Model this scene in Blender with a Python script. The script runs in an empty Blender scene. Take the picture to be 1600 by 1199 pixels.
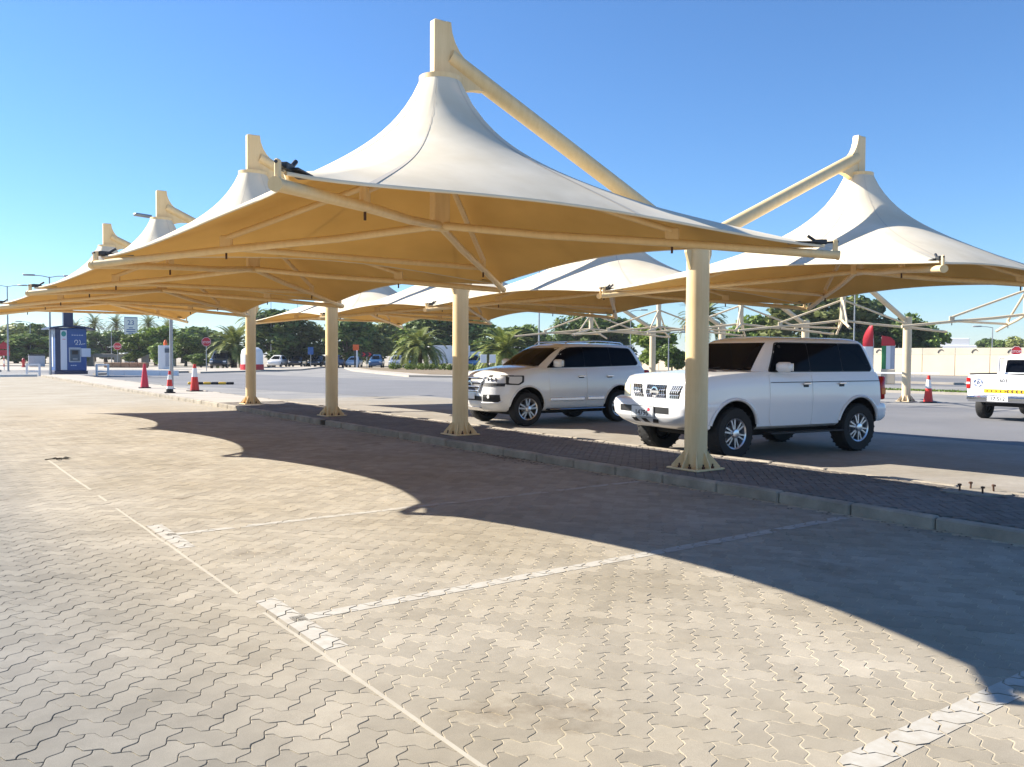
import bpy, bmesh, math, random
import numpy as np
from mathutils import Vector, Matrix

# ------------------------------------------------------------------ camera, sky, sun, exposure
scene = bpy.context.scene
col = scene.collection
R = math.radians
cam_data = bpy.data.cameras.new('camera')
cam = bpy.data.objects.new('camera', cam_data)
col.objects.link(cam)
cam_data.sensor_width = 36.0
cam_data.lens = 29.863
cam_data.clip_start = 0.05
cam_data.clip_end = 4000.0
cam.matrix_world = (Matrix.Translation((0, 0, 1.658)) @ Matrix.Rotation(-0.62826, 4, 'Z')
                    @ Matrix.Rotation(math.pi / 2 - 0.03296, 4, 'X') @ Matrix.Rotation(0.00578, 4, 'Z'))
scene.camera = cam

TO_SUN = Vector((-2.433, 3.285, 2.733)).normalized()
SUN_EL = math.asin(TO_SUN.z)
SUN_AZ = math.atan2(TO_SUN.x, TO_SUN.y)          # clockwise from +Y
world = bpy.data.worlds.new('World')
scene.world = world
world.use_nodes = True
wn = world.node_tree.nodes
wl = world.node_tree.links
bg = wn['Background']
sky = wn.new('ShaderNodeTexSky')
sky.sky_type = 'NISHITA'
sky.sun_disc = False
sky.sun_elevation = SUN_EL
sky.sun_rotation = SUN_AZ
sky.altitude = 0.0
sky.air_density = 1.1
sky.dust_density = 0.0
sky.ozone_density = 10.0
wl.new(sky.outputs[0], bg.inputs[0])
bg.inputs[1].default_value = 0.074
sun_data = bpy.data.lights.new('sun', 'SUN')
sun_data.energy = 5.0
sun_data.angle = R(0.53)
sun_data.color = (1.0, 0.93, 0.82)
sun = bpy.data.objects.new('sun', sun_data)
col.objects.link(sun)
sun.rotation_euler = (-TO_SUN).to_track_quat('-Z', 'Y').to_euler()
sun.location = (-20, 27, 22)
vs = scene.view_settings
vs.view_transform = 'Standard'
vs.look = 'None'
vs.gamma = 1.0
vs.exposure = 1.35
vs.use_curve_mapping = False
scene.cycles.use_denoising = True
scene.cycles.max_bounces = 8
scene.cycles.diffuse_bounces = 5

# ------------------------------------------------------------------ helpers
rng = random.Random(7)

class MB:
    """collects geometry, then links it as one mesh object"""
    def __init__(self):
        self.v = []; self.f = []; self.m = []
    def add(self, vs_, fs_, mi=0):
        o = len(self.v)
        self.v.extend([tuple(p) for p in vs_])
        self.f.extend([tuple(i + o for i in f) for f in fs_])
        self.m.extend([mi] * len(fs_))
        return self
    def box(self, c, s, rz=0.0, mi=0, M=None):
        x, y, z = s[0] / 2, s[1] / 2, s[2] / 2
        pts = [Vector((sx * x, sy * y, sz * z)) for sz in (-1, 1) for sy in (-1, 1) for sx in (-1, 1)]
        if M is None:
            M = Matrix.Rotation(rz, 3, 'Z')
        pts = [M @ p + Vector(c) for p in pts]
        return self.add(pts, [(0, 2, 3, 1), (4, 5, 7, 6), (0, 1, 5, 4), (2, 6, 7, 3), (0, 4, 6, 2), (1, 3, 7, 5)], mi)
    def bbox(self, c, s, b=0.01, rz=0.0, mi=0, M=None):
        """chamfered box"""
        x, y, z = s[0] / 2, s[1] / 2, s[2] / 2
        b = min(b, x * .49, y * .49, z * .49)
        if M is None:
            M = Matrix.Rotation(rz, 3, 'Z')
        pts = []
        def ring(hx, hy, zz, bb):
            return [(hx - bb, -hy, zz), (hx, -hy + bb, zz), (hx, hy - bb, zz), (hx - bb, hy, zz),
                    (-hx + bb, hy, zz), (-hx, hy - bb, zz), (-hx, -hy + bb, zz), (-hx + bb, -hy, zz)]
        pts += ring(x - b, y - b, -z, b * .5)
        pts += ring(x, y, -z + b, b)
        pts += ring(x, y, z - b, b)
        pts += ring(x - b, y - b, z, b * .5)
        fs = []
        for k in range(3):
            for i in range(8):
                j = (i + 1) % 8
                fs.append((k * 8 + i, k * 8 + j, k * 8 + 8 + j, k * 8 + 8 + i))
        fs.append(tuple(range(7, -1, -1))); fs.append(tuple(range(24, 32)))
        return self.add([M @ Vector(p) + Vector(c) for p in pts], fs, mi)
    def tube(self, pts, r, n=12, mi=0, cap=True):
        pts = [Vector(p) for p in pts]
        rs = r if isinstance(r, (list, tuple)) else [r] * len(pts)
        rings = []
        prev = None
        for i, p in enumerate(pts):
            d = (pts[min(i + 1, len(pts) - 1)] - pts[max(i - 1, 0)]).normalized()
            if prev is None:
                a = Vector((0, 0, 1)) if abs(d.z) < .9 else Vector((1, 0, 0))
                u = d.cross(a).normalized()
            else:
                u = (prev - d * prev.dot(d)).normalized()
            prev = u
            w = d.cross(u)
            rings.append([p + (u * math.cos(2 * math.pi * k / n) + w * math.sin(2 * math.pi * k / n)) * rs[i] for k in range(n)])
        vs_ = [q for rg in rings for q in rg]
        fs = []
        for i in range(len(pts) - 1):
            for k in range(n):
                l = (k + 1) % n
                fs.append((i * n + k, i * n + l, (i + 1) * n + l, (i + 1) * n + k))
        if cap:
            fs.append(tuple(range(n - 1, -1, -1)))
            fs.append(tuple((len(pts) - 1) * n + k for k in range(n)))
        return self.add(vs_, fs, mi)
    def lathe(self, prof, n=24, c=(0, 0, 0), axis='Z', mi=0, cap=True):
        """prof: (radius, height) list"""
        vs_ = []
        for r, h in prof:
            for k in range(n):
                a = 2 * math.pi * k / n
                if axis == 'Z':
                    p = (r * math.cos(a), r * math.sin(a), h)
                elif axis == 'Y':
                    p = (r * math.sin(a), h, r * math.cos(a))
                else:
                    p = (h, r * math.cos(a), r * math.sin(a))
                vs_.append((p[0] + c[0], p[1] + c[1], p[2] + c[2]))
        fs = []
        for i in range(len(prof) - 1):
            for k in range(n):
                l = (k + 1) % n
                fs.append((i * n + k, i * n + l, (i + 1) * n + l, (i + 1) * n + k))
        if cap:
            fs.append(tuple(range(n - 1, -1, -1)))
            fs.append(tuple((len(prof) - 1) * n + k for k in range(n)))
        return self.add(vs_, fs, mi)
    def prism(self, poly, h0, h1, fn=None, mi=0):
        """poly in 2D extruded between h0 and h1; fn maps (a,b,h)->xyz"""
        fn = fn or (lambda a, b, h: (a, b, h))
        n = len(poly)
        vs_ = [fn(a, b, h0) for a, b in poly] + [fn(a, b, h1) for a, b in poly]
        fs = [tuple(range(n - 1, -1, -1)), tuple(range(n, 2 * n))]
        for i in range(n):
            j = (i + 1) % n
            fs.append((i, j, n + j, n + i))
        return self.add(vs_, fs, mi)
    def grid(self, fn, us, vs2, mi=0, close=None, off=None):
        """grid patch fn(u,v)->xyz; off: vector for thickness (closed slab)"""
        nu, nv = len(us), len(vs2)
        top = [Vector(fn(u, v)) for u in us for v in vs2]
        fs = [(i * nv + j, (i + 1) * nv + j, (i + 1) * nv + j + 1, i * nv + j + 1) for i in range(nu - 1) for j in range(nv - 1)]
        if off is None:
            return self.add(top, fs, mi)
        o = Vector(off); n = nu * nv
        bot = [p - o for p in top]
        fs2 = list(fs) + [tuple(n + k for k in reversed(f)) for f in fs]
        edge = [i * nv for i in range(nu)] + [(nu - 1) * nv + j for j in range(1, nv)] + \
               [i * nv + nv - 1 for i in range(nu - 2, -1, -1)] + [j for j in range(nv - 2, 0, -1)]
        for a, b in zip(edge, edge[1:] + edge[:1]):
            fs2.append((a, n + a, n + b, b))
        return self.add(top + bot, fs2, mi)
    def mesh(self, name, mats, smooth=None, merge=False, recalc=True):
        me = bpy.data.meshes.new(name)
        me.from_pydata(self.v, [], self.f)
        for m_ in (mats if isinstance(mats, (list, tuple)) else [mats]):
            me.materials.append(m_)
        me.polygons.foreach_set('material_index', self.m)
        if merge or recalc:
            bm = bmesh.new(); bm.from_mesh(me)
            if merge:
                bmesh.ops.remove_doubles(bm, verts=bm.verts, dist=1e-4)
            if recalc:
                bmesh.ops.recalc_face_normals(bm, faces=bm.faces)
            if smooth is not None:
                for f in bm.faces: f.smooth = True
                for e in bm.edges:
                    if len(e.link_faces) == 2 and e.calc_face_angle(0) > R(smooth):
                        e.smooth = False
            bm.to_mesh(me); bm.free()
        me.update()
        return me
    def build(self, name, mats, parent=None, smooth=None, merge=False, recalc=True, loc=None):
        return link(name, self.mesh(name, mats, smooth, merge, recalc), parent, loc)

def link(name, me, parent=None, loc=None):
    o = bpy.data.objects.new(name, me)
    col.objects.link(o)
    if parent is not None:
        o.parent = parent
    if loc is not None:
        o.location = loc
    return o

def tag(o, label=None, cat=None, group=None, kind=None):
    if label: o['label'] = label
    if cat: o['category'] = cat
    if group: o['group'] = group
    if kind: o['kind'] = kind
    return o

def thing(name, label, cat, loc=(0, 0, 0), rz=0.0, group=None):
    o = bpy.data.objects.new(name, None)
    o.empty_display_size = 0.3
    col.objects.link(o)
    o.location = loc
    o.rotation_euler = (0, 0, rz)
    return tag(o, label, cat, group)

def children(o):
    return [c for c in bpy.data.objects if c.parent == o]

def copy_tree(root, loc, rz=None, label=None, scale=None):
    r = root.copy(); col.objects.link(r)
    r.location = loc
    if rz is not None: r.rotation_euler = (0, 0, rz)
    if label: r['label'] = label
    if scale is not None: r.scale = scale
    for ch in KIDS[root.name]:
        c = ch[0].copy(); col.objects.link(c); c.parent = r
        for g in ch[1]:
            d = g.copy(); col.objects.link(d); d.parent = c
    return r
KIDS = {}
def freeze(root):
    ks = children(root)
    KIDS[root.name] = [(k, children(k)) for k in ks]
    return root

def text_mesh(s, size, depth=0.0):
    cu = bpy.data.curves.new('txt', 'FONT')
    cu.body = s; cu.size = size; cu.align_x = 'CENTER'; cu.align_y = 'CENTER'; cu.extrude = depth
    cu.resolution_u = 3
    ob = bpy.data.objects.new('txt', cu)
    col.objects.link(ob)
    bpy.context.view_layer.update()
    dg = bpy.context.evaluated_depsgraph_get()
    me = bpy.data.meshes.new_from_object(ob.evaluated_get(dg))
    bpy.data.objects.remove(ob)
    return me

def text_obj(name, s, size, m, parent, M, bold=0.0):
    """flat lettering laid on a surface with matrix M (x right, y up, z out)"""
    me = text_mesh(s, size, 0.002)
    me.transform(M)
    me.materials.clear(); me.materials.append(m)
    return link(name, me, parent)

def face_matrix(o, right, up):
    r = Vector(right).normalized(); u = Vector(up).normalized(); n = r.cross(u)
    return Matrix(((r.x, u.x, n.x, o[0]), (r.y, u.y, n.y, o[1]), (r.z, u.z, n.z, o[2]), (0, 0, 0, 1)))

# ------------------------------------------------------------------ materials
def mat(name, c, rough=0.6, metal=0.0, var=0.0, vscale=3.0, c2=None, bump=0.0, bscale=60.0, spec=0.5, coat=0.0, coords='Object', rnd=0.0, detail=6.0):
    m = bpy.data.materials.new(name)
    m.use_nodes = True
    nt = m.node_tree; N = nt.nodes; L = nt.links
    b = N['Principled BSDF']
    b.inputs['Roughness'].default_value = rough
    b.inputs['Metallic'].default_value = metal
    b.inputs['Specular IOR Level'].default_value = spec
    b.inputs['Coat Weight'].default_value = coat
    b.inputs['Coat Roughness'].default_value = 0.08
    b.inputs['Base Color'].default_value = (*c, 1)
    tc = N.new('ShaderNodeTexCoord')
    if coords == 'World':
        src = N.new('ShaderNodeNewGeometry').outputs['Position']
    else:
        src = tc.outputs[coords]
    out = None
    if var > 0 or c2 is not None:
        nz = N.new('ShaderNodeTexNoise'); nz.inputs['Scale'].default_value = vscale
        nz.inputs['Detail'].default_value = detail; nz.inputs['Roughness'].default_value = .62
        L.new(src, nz.inputs['Vector'])
        rp = N.new('ShaderNodeValToRGB')
        rp.color_ramp.elements[0].position = .32; rp.color_ramp.elements[1].position = .68
        lo = c2 if c2 is not None else tuple(x * (1 - var) for x in c)
        hi = c if c2 is not None else tuple(min(1, x * (1 + var * .6)) for x in c)
        rp.color_ramp.elements[0].color = (*lo, 1); rp.color_ramp.elements[1].color = (*hi, 1)
        L.new(nz.outputs['Fac'], rp.inputs['Fac'])
        out = rp.outputs['Color']
    if rnd > 0:
        oi = N.new('ShaderNodeObjectInfo')
        mr = N.new('ShaderNodeMapRange'); mr.inputs['To Min'].default_value = 1 - rnd; mr.inputs['To Max'].default_value = 1 + rnd
        L.new(oi.outputs['Random'], mr.inputs['Value'])
        mx = N.new('ShaderNodeMix'); mx.data_type = 'RGBA'; mx.blend_type = 'MULTIPLY'; mx.inputs[0].default_value = 1
        if out is not None: L.new(out, mx.inputs[6])
        else: mx.inputs[6].default_value = (*c, 1)
        cb = N.new('ShaderNodeCombineColor')
        for k in range(3): L.new(mr.outputs['Result'], cb.inputs[k])
        L.new(cb.outputs[0], mx.inputs[7]); out = mx.outputs[2]
    if out is not None:
        L.new(out, b.inputs['Base Color'])
    if bump > 0:
        n2 = N.new('ShaderNodeTexNoise'); n2.inputs['Scale'].default_value = bscale; n2.inputs['Detail'].default_value = 5
        L.new(src, n2.inputs['Vector'])
        bp = N.new('ShaderNodeBump'); bp.inputs['Strength'].default_value = bump; bp.inputs['Distance'].default_value = .01
        L.new(n2.outputs['Fac'], bp.inputs['Height']); L.new(bp.outputs['Normal'], b.inputs['Normal'])
    return m

def paver_material(name, lane, bay, mode, blend_x, dark=1.0):
    """concrete blocks: lane colour left of blend_x, dusty bay colour right of it; per-block tint, dust and tyre stains"""
    m = bpy.data.materials.new(name); m.use_nodes = True
    nt = m.node_tree; N = nt.nodes; L = nt.links
    b = N['Principled BSDF']; b.inputs['Roughness'].default_value = .86; b.inputs['Specular IOR Level'].default_value = .3
    geo = N.new('ShaderNodeNewGeometry')
    sep = N.new('ShaderNodeSeparateXYZ'); L.new(geo.outputs['Position'], sep.inputs[0])
    big = N.new('ShaderNodeTexNoise'); big.inputs['Scale'].default_value = .55; big.inputs['Detail'].default_value = 5; big.inputs['Roughness'].default_value = .6
    L.new(geo.outputs['Position'], big.inputs['Vector'])
    # lane / bay blend with a ragged edge
    a1 = N.new('ShaderNodeMath'); a1.operation = 'MULTIPLY_ADD'; a1.inputs[1].default_value = 1.4; L.new(big.outputs['Fac'], a1.inputs[0]); L.new(sep.outputs['X'], a1.inputs[2])
    mr = N.new('ShaderNodeMapRange'); mr.interpolation_type = 'SMOOTHSTEP'
    mr.inputs['From Min'].default_value = blend_x + .1; mr.inputs['From Max'].default_value = blend_x + 1.5
    L.new(a1.outputs[0], mr.inputs['Value'])
    mx = N.new('ShaderNodeMix'); mx.data_type = 'RGBA'; mx.inputs[6].default_value = (*lane, 1); mx.inputs[7].default_value = (*bay, 1)
    L.new(mr.outputs['Result'], mx.inputs[0])
    col_ = mx.outputs[2]
    def mult(src_sock, lo, hi, p0=.3, p1=.7, tint=(1, 1, 1)):
        nonlocal col_
        rp = N.new('ShaderNodeValToRGB')
        rp.color_ramp.elements[0].position = p0; rp.color_ramp.elements[1].position = p1
        rp.color_ramp.elements[0].color = (lo * tint[0], lo * tint[1], lo * tint[2], 1); rp.color_ramp.elements[1].color = (hi, hi, hi, 1)
        L.new(src_sock, rp.inputs['Fac'])
        q = N.new('ShaderNodeMix'); q.data_type = 'RGBA'; q.blend_type = 'MULTIPLY'; q.inputs[0].default_value = 1
        L.new(col_, q.inputs[6]); L.new(rp.outputs['Color'], q.inputs[7]); col_ = q.outputs[2]
    if mode == 'island':
        mult(geo.outputs['Random Per Island'], .84, 1.08, 0, 1)
    elif mode == 'object':
        oi = N.new('ShaderNodeObjectInfo'); mult(oi.outputs['Random'], .84, 1.08, 0, 1)
    mult(big.outputs['Fac'], .86, 1.06, .35, .65, (1.0, .97, .9))
    mid = N.new('ShaderNodeTexNoise'); mid.inputs['Scale'].default_value = 5; mid.inputs['Detail'].default_value = 8; mid.inputs['Roughness'].default_value = .7
    L.new(geo.outputs['Position'], mid.inputs['Vector'])
    mult(mid.outputs['Fac'], .86, 1.07, .3, .7)
    fine = N.new('ShaderNodeTexNoise'); fine.inputs['Scale'].default_value = 260; fine.inputs['Detail'].default_value = 3
    L.new(geo.outputs['Position'], fine.inputs['Vector'])
    mult(fine.outputs['Fac'], .8, 1.12, .3, .7)
    # oil and tyre spots
    sp = N.new('ShaderNodeTexNoise'); sp.inputs['Scale'].default_value = .8; sp.inputs['Detail'].default_value = 9; sp.inputs['Roughness'].default_value = .68
    mp = N.new('ShaderNodeMapping'); mp.inputs['Location'].default_value = (13.2, 4.1, 0); L.new(geo.outputs['Position'], mp.inputs['Vector'])
    L.new(mp.outputs[0], sp.inputs['Vector'])
    mult(sp.outputs['Fac'], .66, 1.0, .29, .39, (1, .94, .87))
    L.new(col_, b.inputs['Base Color'])
    bp = N.new('ShaderNodeBump'); bp.inputs['Strength'].default_value = .35; bp.inputs['Distance'].default_value = .004
    L.new(fine.outputs['Fac'], bp.inputs['Height']); L.new(bp.outputs['Normal'], b.inputs['Normal'])
    return m

def fabric_material(name, c, trans, tc_, rough=.7):
    m = bpy.data.materials.new(name); m.use_nodes = True
    nt = m.node_tree; N = nt.nodes; L = nt.links
    b = N['Principled BSDF']; b.inputs['Roughness'].default_value = rough; b.inputs['Specular IOR Level'].default_value = .25
    geo = N.new('ShaderNodeNewGeometry')
    nz = N.new('ShaderNodeTexNoise'); nz.inputs['Scale'].default_value = 1.3; nz.inputs['Detail'].default_value = 10; nz.inputs['Roughness'].default_value = .6
    L.new(geo.outputs['Position'], nz.inputs['Vector'])
    rp = N.new('ShaderNodeValToRGB'); rp.color_ramp.elements[0].position = .3; rp.color_ramp.elements[1].position = .7
    rp.color_ramp.elements[0].color = (c[0] * .84, c[1] * .81, c[2] * .75, 1); rp.color_ramp.elements[1].color = (*c, 1)
    L.new(nz.outputs['Fac'], rp.inputs['Fac']); L.new(rp.outputs['Color'], b.inputs['Base Color'])
    t = N.new('ShaderNodeBsdfTranslucent'); t.inputs['Color'].default_value = (*tc_, 1)
    mx = N.new('ShaderNodeMixShader'); mx.inputs[0].default_value = trans
    L.new(b.outputs[0], mx.inputs[1]); L.new(t.outputs[0], mx.inputs[2])
    L.new(mx.outputs[0], N['Material Output'].inputs['Surface'])
    n2 = N.new('ShaderNodeTexNoise'); n2.inputs['Scale'].default_value = 1.6; n2.inputs['Detail'].default_value = 2
    L.new(geo.outputs['Position'], n2.inputs['Vector'])
    bp = N.new('ShaderNodeBump'); bp.inputs['Strength'].default_value = .12; bp.inputs['Distance'].default_value = .05
    L.new(n2.outputs['Fac'], bp.inputs['Height']); L.new(bp.outputs['Normal'], b.inputs['Normal'])
    return m

M = {}
M['paver_stuff'] = paver_material('paver_blocks', (.225, .215, .192), (.355, .315, .248), 'island', 1.0)
M['paver_single'] = paver_material('paver_block_single', (.225, .215, .192), (.355, .315, .248), 'object', 1.0)
M['paver_far'] = paver_material('paver_far', (.30, .28, .24), (.355, .315, .248), 'none', 1.0)
M['bed'] = paver_material('joint_sand', (.25, .23, .19), (.52, .45, .32), 'none', 0.4)
M['island_brick'] = paver_material('island_brick', (.185, .172, .155), (.195, .172, .15), 'island', 5.0)
M['island_single'] = paver_material('island_brick_single', (.185, .172, .155), (.195, .172, .15), 'object', 5.0)
M['island_bed'] = mat('island_joint', (.10, .09, .08), .95, var=.3, vscale=4, coords='World')
M['lot'] = paver_material('lot_paving', (.30, .275, .24), (.315, .29, .25), 'none', 12.0)
M['ground'] = mat('desert_ground', (.36, .31, .235), .95, var=.25, vscale=.05, coords='World')
M['asphalt'] = mat('asphalt', (.26, .25, .235), .9, c2=(.165, .162, .158), vscale=.30, coords='World', bump=.3, bscale=90)
M['asphalt_dark'] = mat('asphalt_dark', (.165, .165, .172), .9, c2=(.13, .132, .14), vscale=.25, coords='World', bump=.3, bscale=90)
M['kerb'] = mat('kerb_concrete', (.36, .315, .245), .9, c2=(.21, .185, .145), vscale=3.1, coords='World', bump=.5, bscale=40, rnd=.10)
M['concrete'] = mat('pale_concrete', (.42, .38, .32), .9, c2=(.34, .305, .255), vscale=.8, coords='World', bump=.4, bscale=30)
M['white_line'] = mat('worn_white_paint', (.43, .41, .36), .85, c2=(.355, .32, .26), vscale=11, coords='World')
M['cream_line'] = mat('cream_line_paint', (.42, .38, .295), .85, c2=(.36, .32, .25), vscale=5, coords='World')
M['steel'] = mat('cream_painted_steel', (.83, .635, .35), .42, c2=(.77, .575, .30), vscale=1.6, coords='World', bump=.06, bscale=25, spec=.45)
def weather(m, amount=.10, rust=True):
    nt = m.node_tree; N = nt.nodes; L = nt.links; b = N['Principled BSDF']
    src = b.inputs['Base Color'].links[0].from_socket
    g = N.new('ShaderNodeNewGeometry'); mp = N.new('ShaderNodeMapping'); mp.inputs['Scale'].default_value = (9, 9, .7)
    L.new(g.outputs['Position'], mp.inputs['Vector'])
    nz = N.new('ShaderNodeTexNoise'); nz.inputs['Scale'].default_value = 1.6; nz.inputs['Detail'].default_value = 8; nz.inputs['Roughness'].default_value = .7
    L.new(mp.outputs[0], nz.inputs['Vector'])
    rp = N.new('ShaderNodeValToRGB'); rp.color_ramp.elements[0].position = .30; rp.color_ramp.elements[1].position = .62
    k = 1 - amount; rp.color_ramp.elements[0].color = (k, k * .97, k * .92, 1); rp.color_ramp.elements[1].color = (1, 1, 1, 1)
    L.new(nz.outputs['Fac'], rp.inputs['Fac'])
    mx = N.new('ShaderNodeMix'); mx.data_type = 'RGBA'; mx.blend_type = 'MULTIPLY'; mx.inputs[0].default_value = 1
    L.new(src, mx.inputs[6]); L.new(rp.outputs[0], mx.inputs[7]); out = mx.outputs[2]
    if rust:
        n2 = N.new('ShaderNodeTexNoise'); n2.inputs['Scale'].default_value = 3.2; n2.inputs['Detail'].default_value = 10; n2.inputs['Roughness'].default_value = .72
        L.new(g.outputs['Position'], n2.inputs['Vector'])
        r2 = N.new('ShaderNodeValToRGB'); r2.color_ramp.elements[0].position = .735; r2.color_ramp.elements[1].position = .78
        r2.color_ramp.elements[0].color = (0, 0, 0, 1); r2.color_ramp.elements[1].color = (1, 1, 1, 1)
        L.new(n2.outputs['Fac'], r2.inputs['Fac'])
        m2 = N.new('ShaderNodeMix'); m2.data_type = 'RGBA'; L.new(r2.outputs[0], m2.inputs[0]); L.new(out, m2.inputs[6]); m2.inputs[7].default_value = (.30, .15, .06, 1); out = m2.outputs[2]
    L.new(out, b.inputs['Base Color'])
weather(M['steel'])
M['bare_steel'] = mat('pale_painted_steel', (.68, .56, .38), .45, c2=(.60, .49, .32), vscale=1.5, coords='World')
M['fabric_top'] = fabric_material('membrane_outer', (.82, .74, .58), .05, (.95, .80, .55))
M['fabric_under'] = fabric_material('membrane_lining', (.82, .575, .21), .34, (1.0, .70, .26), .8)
M['seam'] = mat('membrane_seam', (.58, .52, .42), .7)
M['dark_steel'] = mat('dark_fitting', (.05, .055, .06), .45, .6)
M['galv'] = mat('galvanised', (.36, .37, .38), .45, .7, var=.15)
M['rust'] = mat('rusty_bolt', (.10, .05, .03), .8, .3, var=.4, vscale=30)
# ------------------------------------------------------------------ ground sheets
def sheet(name, poly, z, m, kind='structure', parent=None):
    mb = MB(); mb.add([(x, y, z) for x, y in poly], [tuple(range(len(poly)))])
    o = mb.build(name, m, parent, recalc=False)
    if parent is None: tag(o, kind=kind)
    return o
def rect(x0, y0, x1, y1): return [(x0, y0), (x1, y0), (x1, y1), (x0, y1)]

sheet('ground', rect(-1400, -1400, 2200, 2200), -0.03, M['ground'])
sheet('asphalt_lot', rect(10.45, -40, 130, 100), -0.018, M['asphalt'])
sheet('access_road', [(17.2, -30), (26, -30), (30.2, 36), (24.5, 62), (22, 90), (9.5, 90), (12.4, 46), (16.2, 28), (17.4, 18)], -0.014, M['asphalt_dark'])
sheet('bay_paving', rect(10.45, -30, 17.4, 30.5), -0.010, M['lot'])
mb = MB()
mb.add([(-40, -30, -.0048), (1.8, -30, -.0048), (1.8, 24.0, -.0048), (-40, 24.0, -.0048)], [(0, 1, 2, 3)])
mb.add([(1.8, -30, -.0048), (2.1, -30, -.0020), (2.1, 24.0, -.0020), (1.8, 24.0, -.0048)], [(0, 1, 2, 3)])
mb.add([(2.1, -30, -.0020), (8.12, -30, -.0020), (8.12, 24.0, -.0020), (2.1, 24.0, -.0020)], [(0, 1, 2, 3)])
pavement = tag(mb.build('pavement', M['bed'], recalc=False), kind='structure')
sheet('lane_paving', rect(-60, 23.6, 8.12, 67), -0.0006, M['paver_far'])
sheet('cross_road', rect(-120, 67.5, 10.2, 94), -0.022, M['asphalt'])
sheet('far_pavement', rect(-60, 94, 30, 150), -0.016, M['concrete'])

# ------------------------------------------------------------------ interlocking wavy block paving (herringbone, 45 degrees to the bays)
U = 0.128
AMP = 0.115
def s_edge(p, q, fine=True):
    """wavy unit edge, antisymmetric about its middle"""
    dx, dy = q[0] - p[0], q[1] - p[1]
    # canonical direction so both neighbours share the same curve
    sgn = 1 if (dx + dy) > 0 else -1
    nx, ny = -dy, dx
    out = [p]
    for u, a in (((.14, AMP * .66), (.27, AMP), (.40, AMP * .5), (.60, -AMP * .5), (.73, -AMP), (.86, -AMP * .66)) if fine else ((.26, AMP), (.74, -AMP))):
        out.append((p[0] + dx * u + nx * a, p[1] + dy * u + ny * a))
    return out
def outline(horizontal, fine=True):
    w, h = (2, 1) if horizontal else (1, 2)
    corners = [(i, 0) for i in range(w)] + [(w, j) for j in range(h)] + [(w - i, h) for i in range(w)] + [(0, h - j) for j in range(h)]
    pts = []
    for a, b_ in zip(corners, corners[1:] + corners[:1]):
        pts += s_edge(a, b_, fine)
    return np.array(pts) - np.array([w / 2, h / 2])
def inset(P, d):
    n = len(P); Q = np.zeros_like(P)
    for i in range(n):
        a, b_, c = P[i - 1], P[i], P[(i + 1) % n]
        e1 = (b_ - a) / np.linalg.norm(b_ - a); e2 = (c - b_) / np.linalg.norm(c - b_)
        n1 = np.array([-e1[1], e1[0]]); n2 = np.array([-e2[1], e2[0]])
        nn = n1 + n2; nn = nn / max(.35, (nn @ nn) / 2) 
        Q[i] = b_ + nn * d * .5 * 1.0 if False else b_ + nn * d / 1.0 * .5 * 2 / 2
    return Q
rot45 = np.array([[math.cos(R(45)), -math.sin(R(45))], [math.sin(R(45)), math.cos(R(45))]])
SH = {}
for hz in (True, False):
    for fine in (True, False):
        base = outline(hz, fine) * U
        SH[hz, fine] = (base @ rot45.T, inset(base, .0042) @ rot45.T, inset(base, .0088) @ rot45.T)
def paver_geo(hz, fine):
    _, o1, o2 = SH[hz, fine]; NP = len(o1)
    if fine:
        v = [(x, y, -.02) for x, y in o1] + [(x, y, -.0013) for x, y in o1] + [(x, y, 0) for x, y in o2]
        f = []
        for k in (0, 1):
            for i in range(NP):
                j = (i + 1) % NP
                f.append((k * NP + i, k * NP + j, k * NP + NP + j, k * NP + NP + i))
        f.append(tuple(range(2 * NP, 3 * NP)))
    else:
        v = [(x, y, -.02) for x, y in o1] + [(x, y, 0) for x, y in o1]
        f = [(i, (i + 1) % NP, NP + (i + 1) % NP, NP + i) for i in range(NP)]
        f.append(tuple(range(NP, 2 * NP)))
    return v, f
KX0, KY0, KX1, KY1 = -2.6, 0.4, 8.06, 24.2
blocks = []
rg = 175
for i in range(-rg, rg):
    for j in range(-rg, rg):
        c = (i - j) % 4
        if c == 0: hz, cx, cy = True, i + 1, j + .5
        elif c == 3: hz, cx, cy = False, i + .5, j + 1
        else: continue
        p = rot45 @ np.array([cx * U, cy * U])
        x, y = p[0] + 3.0, p[1] + 12.0
        if KX0 < x < KX1 and KY0 < y < KY1:
            d = x * .588 + y * .809; l = x * .809 - y * .588
            if d > .9 and abs(l) < d * .62 + 2.2:
                blocks.append((d, abs(l) < d * .60, hz, x, y, max(-.0007, rng.gauss(0, .0007)), max(-.004, min(.004, rng.gauss(0, .0026))), max(-.004, min(.004, rng.gauss(0, .0026))), rng.gauss(0, .006)))
blocks.sort(key=lambda b_: (not (b_[1] and b_[0] > 2.35), b_[0]))
single = {}
for hz in (True, False):
    v, f = paver_geo(hz, True)
    mb = MB(); mb.add(v, f); single[hz] = mb.mesh('paver', M['paver_single'], recalc=False)
for b_ in blocks[:300]:
    o = link('paver', single[b_[2]], pavement, (b_[3], b_[4], b_[5]))
    o.rotation_euler = (b_[6], b_[7], b_[8])
mb = MB()
for b_ in blocks[300:]:
    v, f = paver_geo(b_[2], b_[0] < 7.5)
    ca, sa = math.cos(b_[8]), math.sin(b_[8])
    mb.add([(b_[3] + x * ca - y * sa, b_[4] + x * sa + y * ca, z + b_[5] + x * b_[7] * -1 + y * b_[6]) for x, y, z in v], f)
o = mb.build('paver_field', M['paver_stuff'], pavement, recalc=False); o['kind'] = 'stuff'

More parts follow.
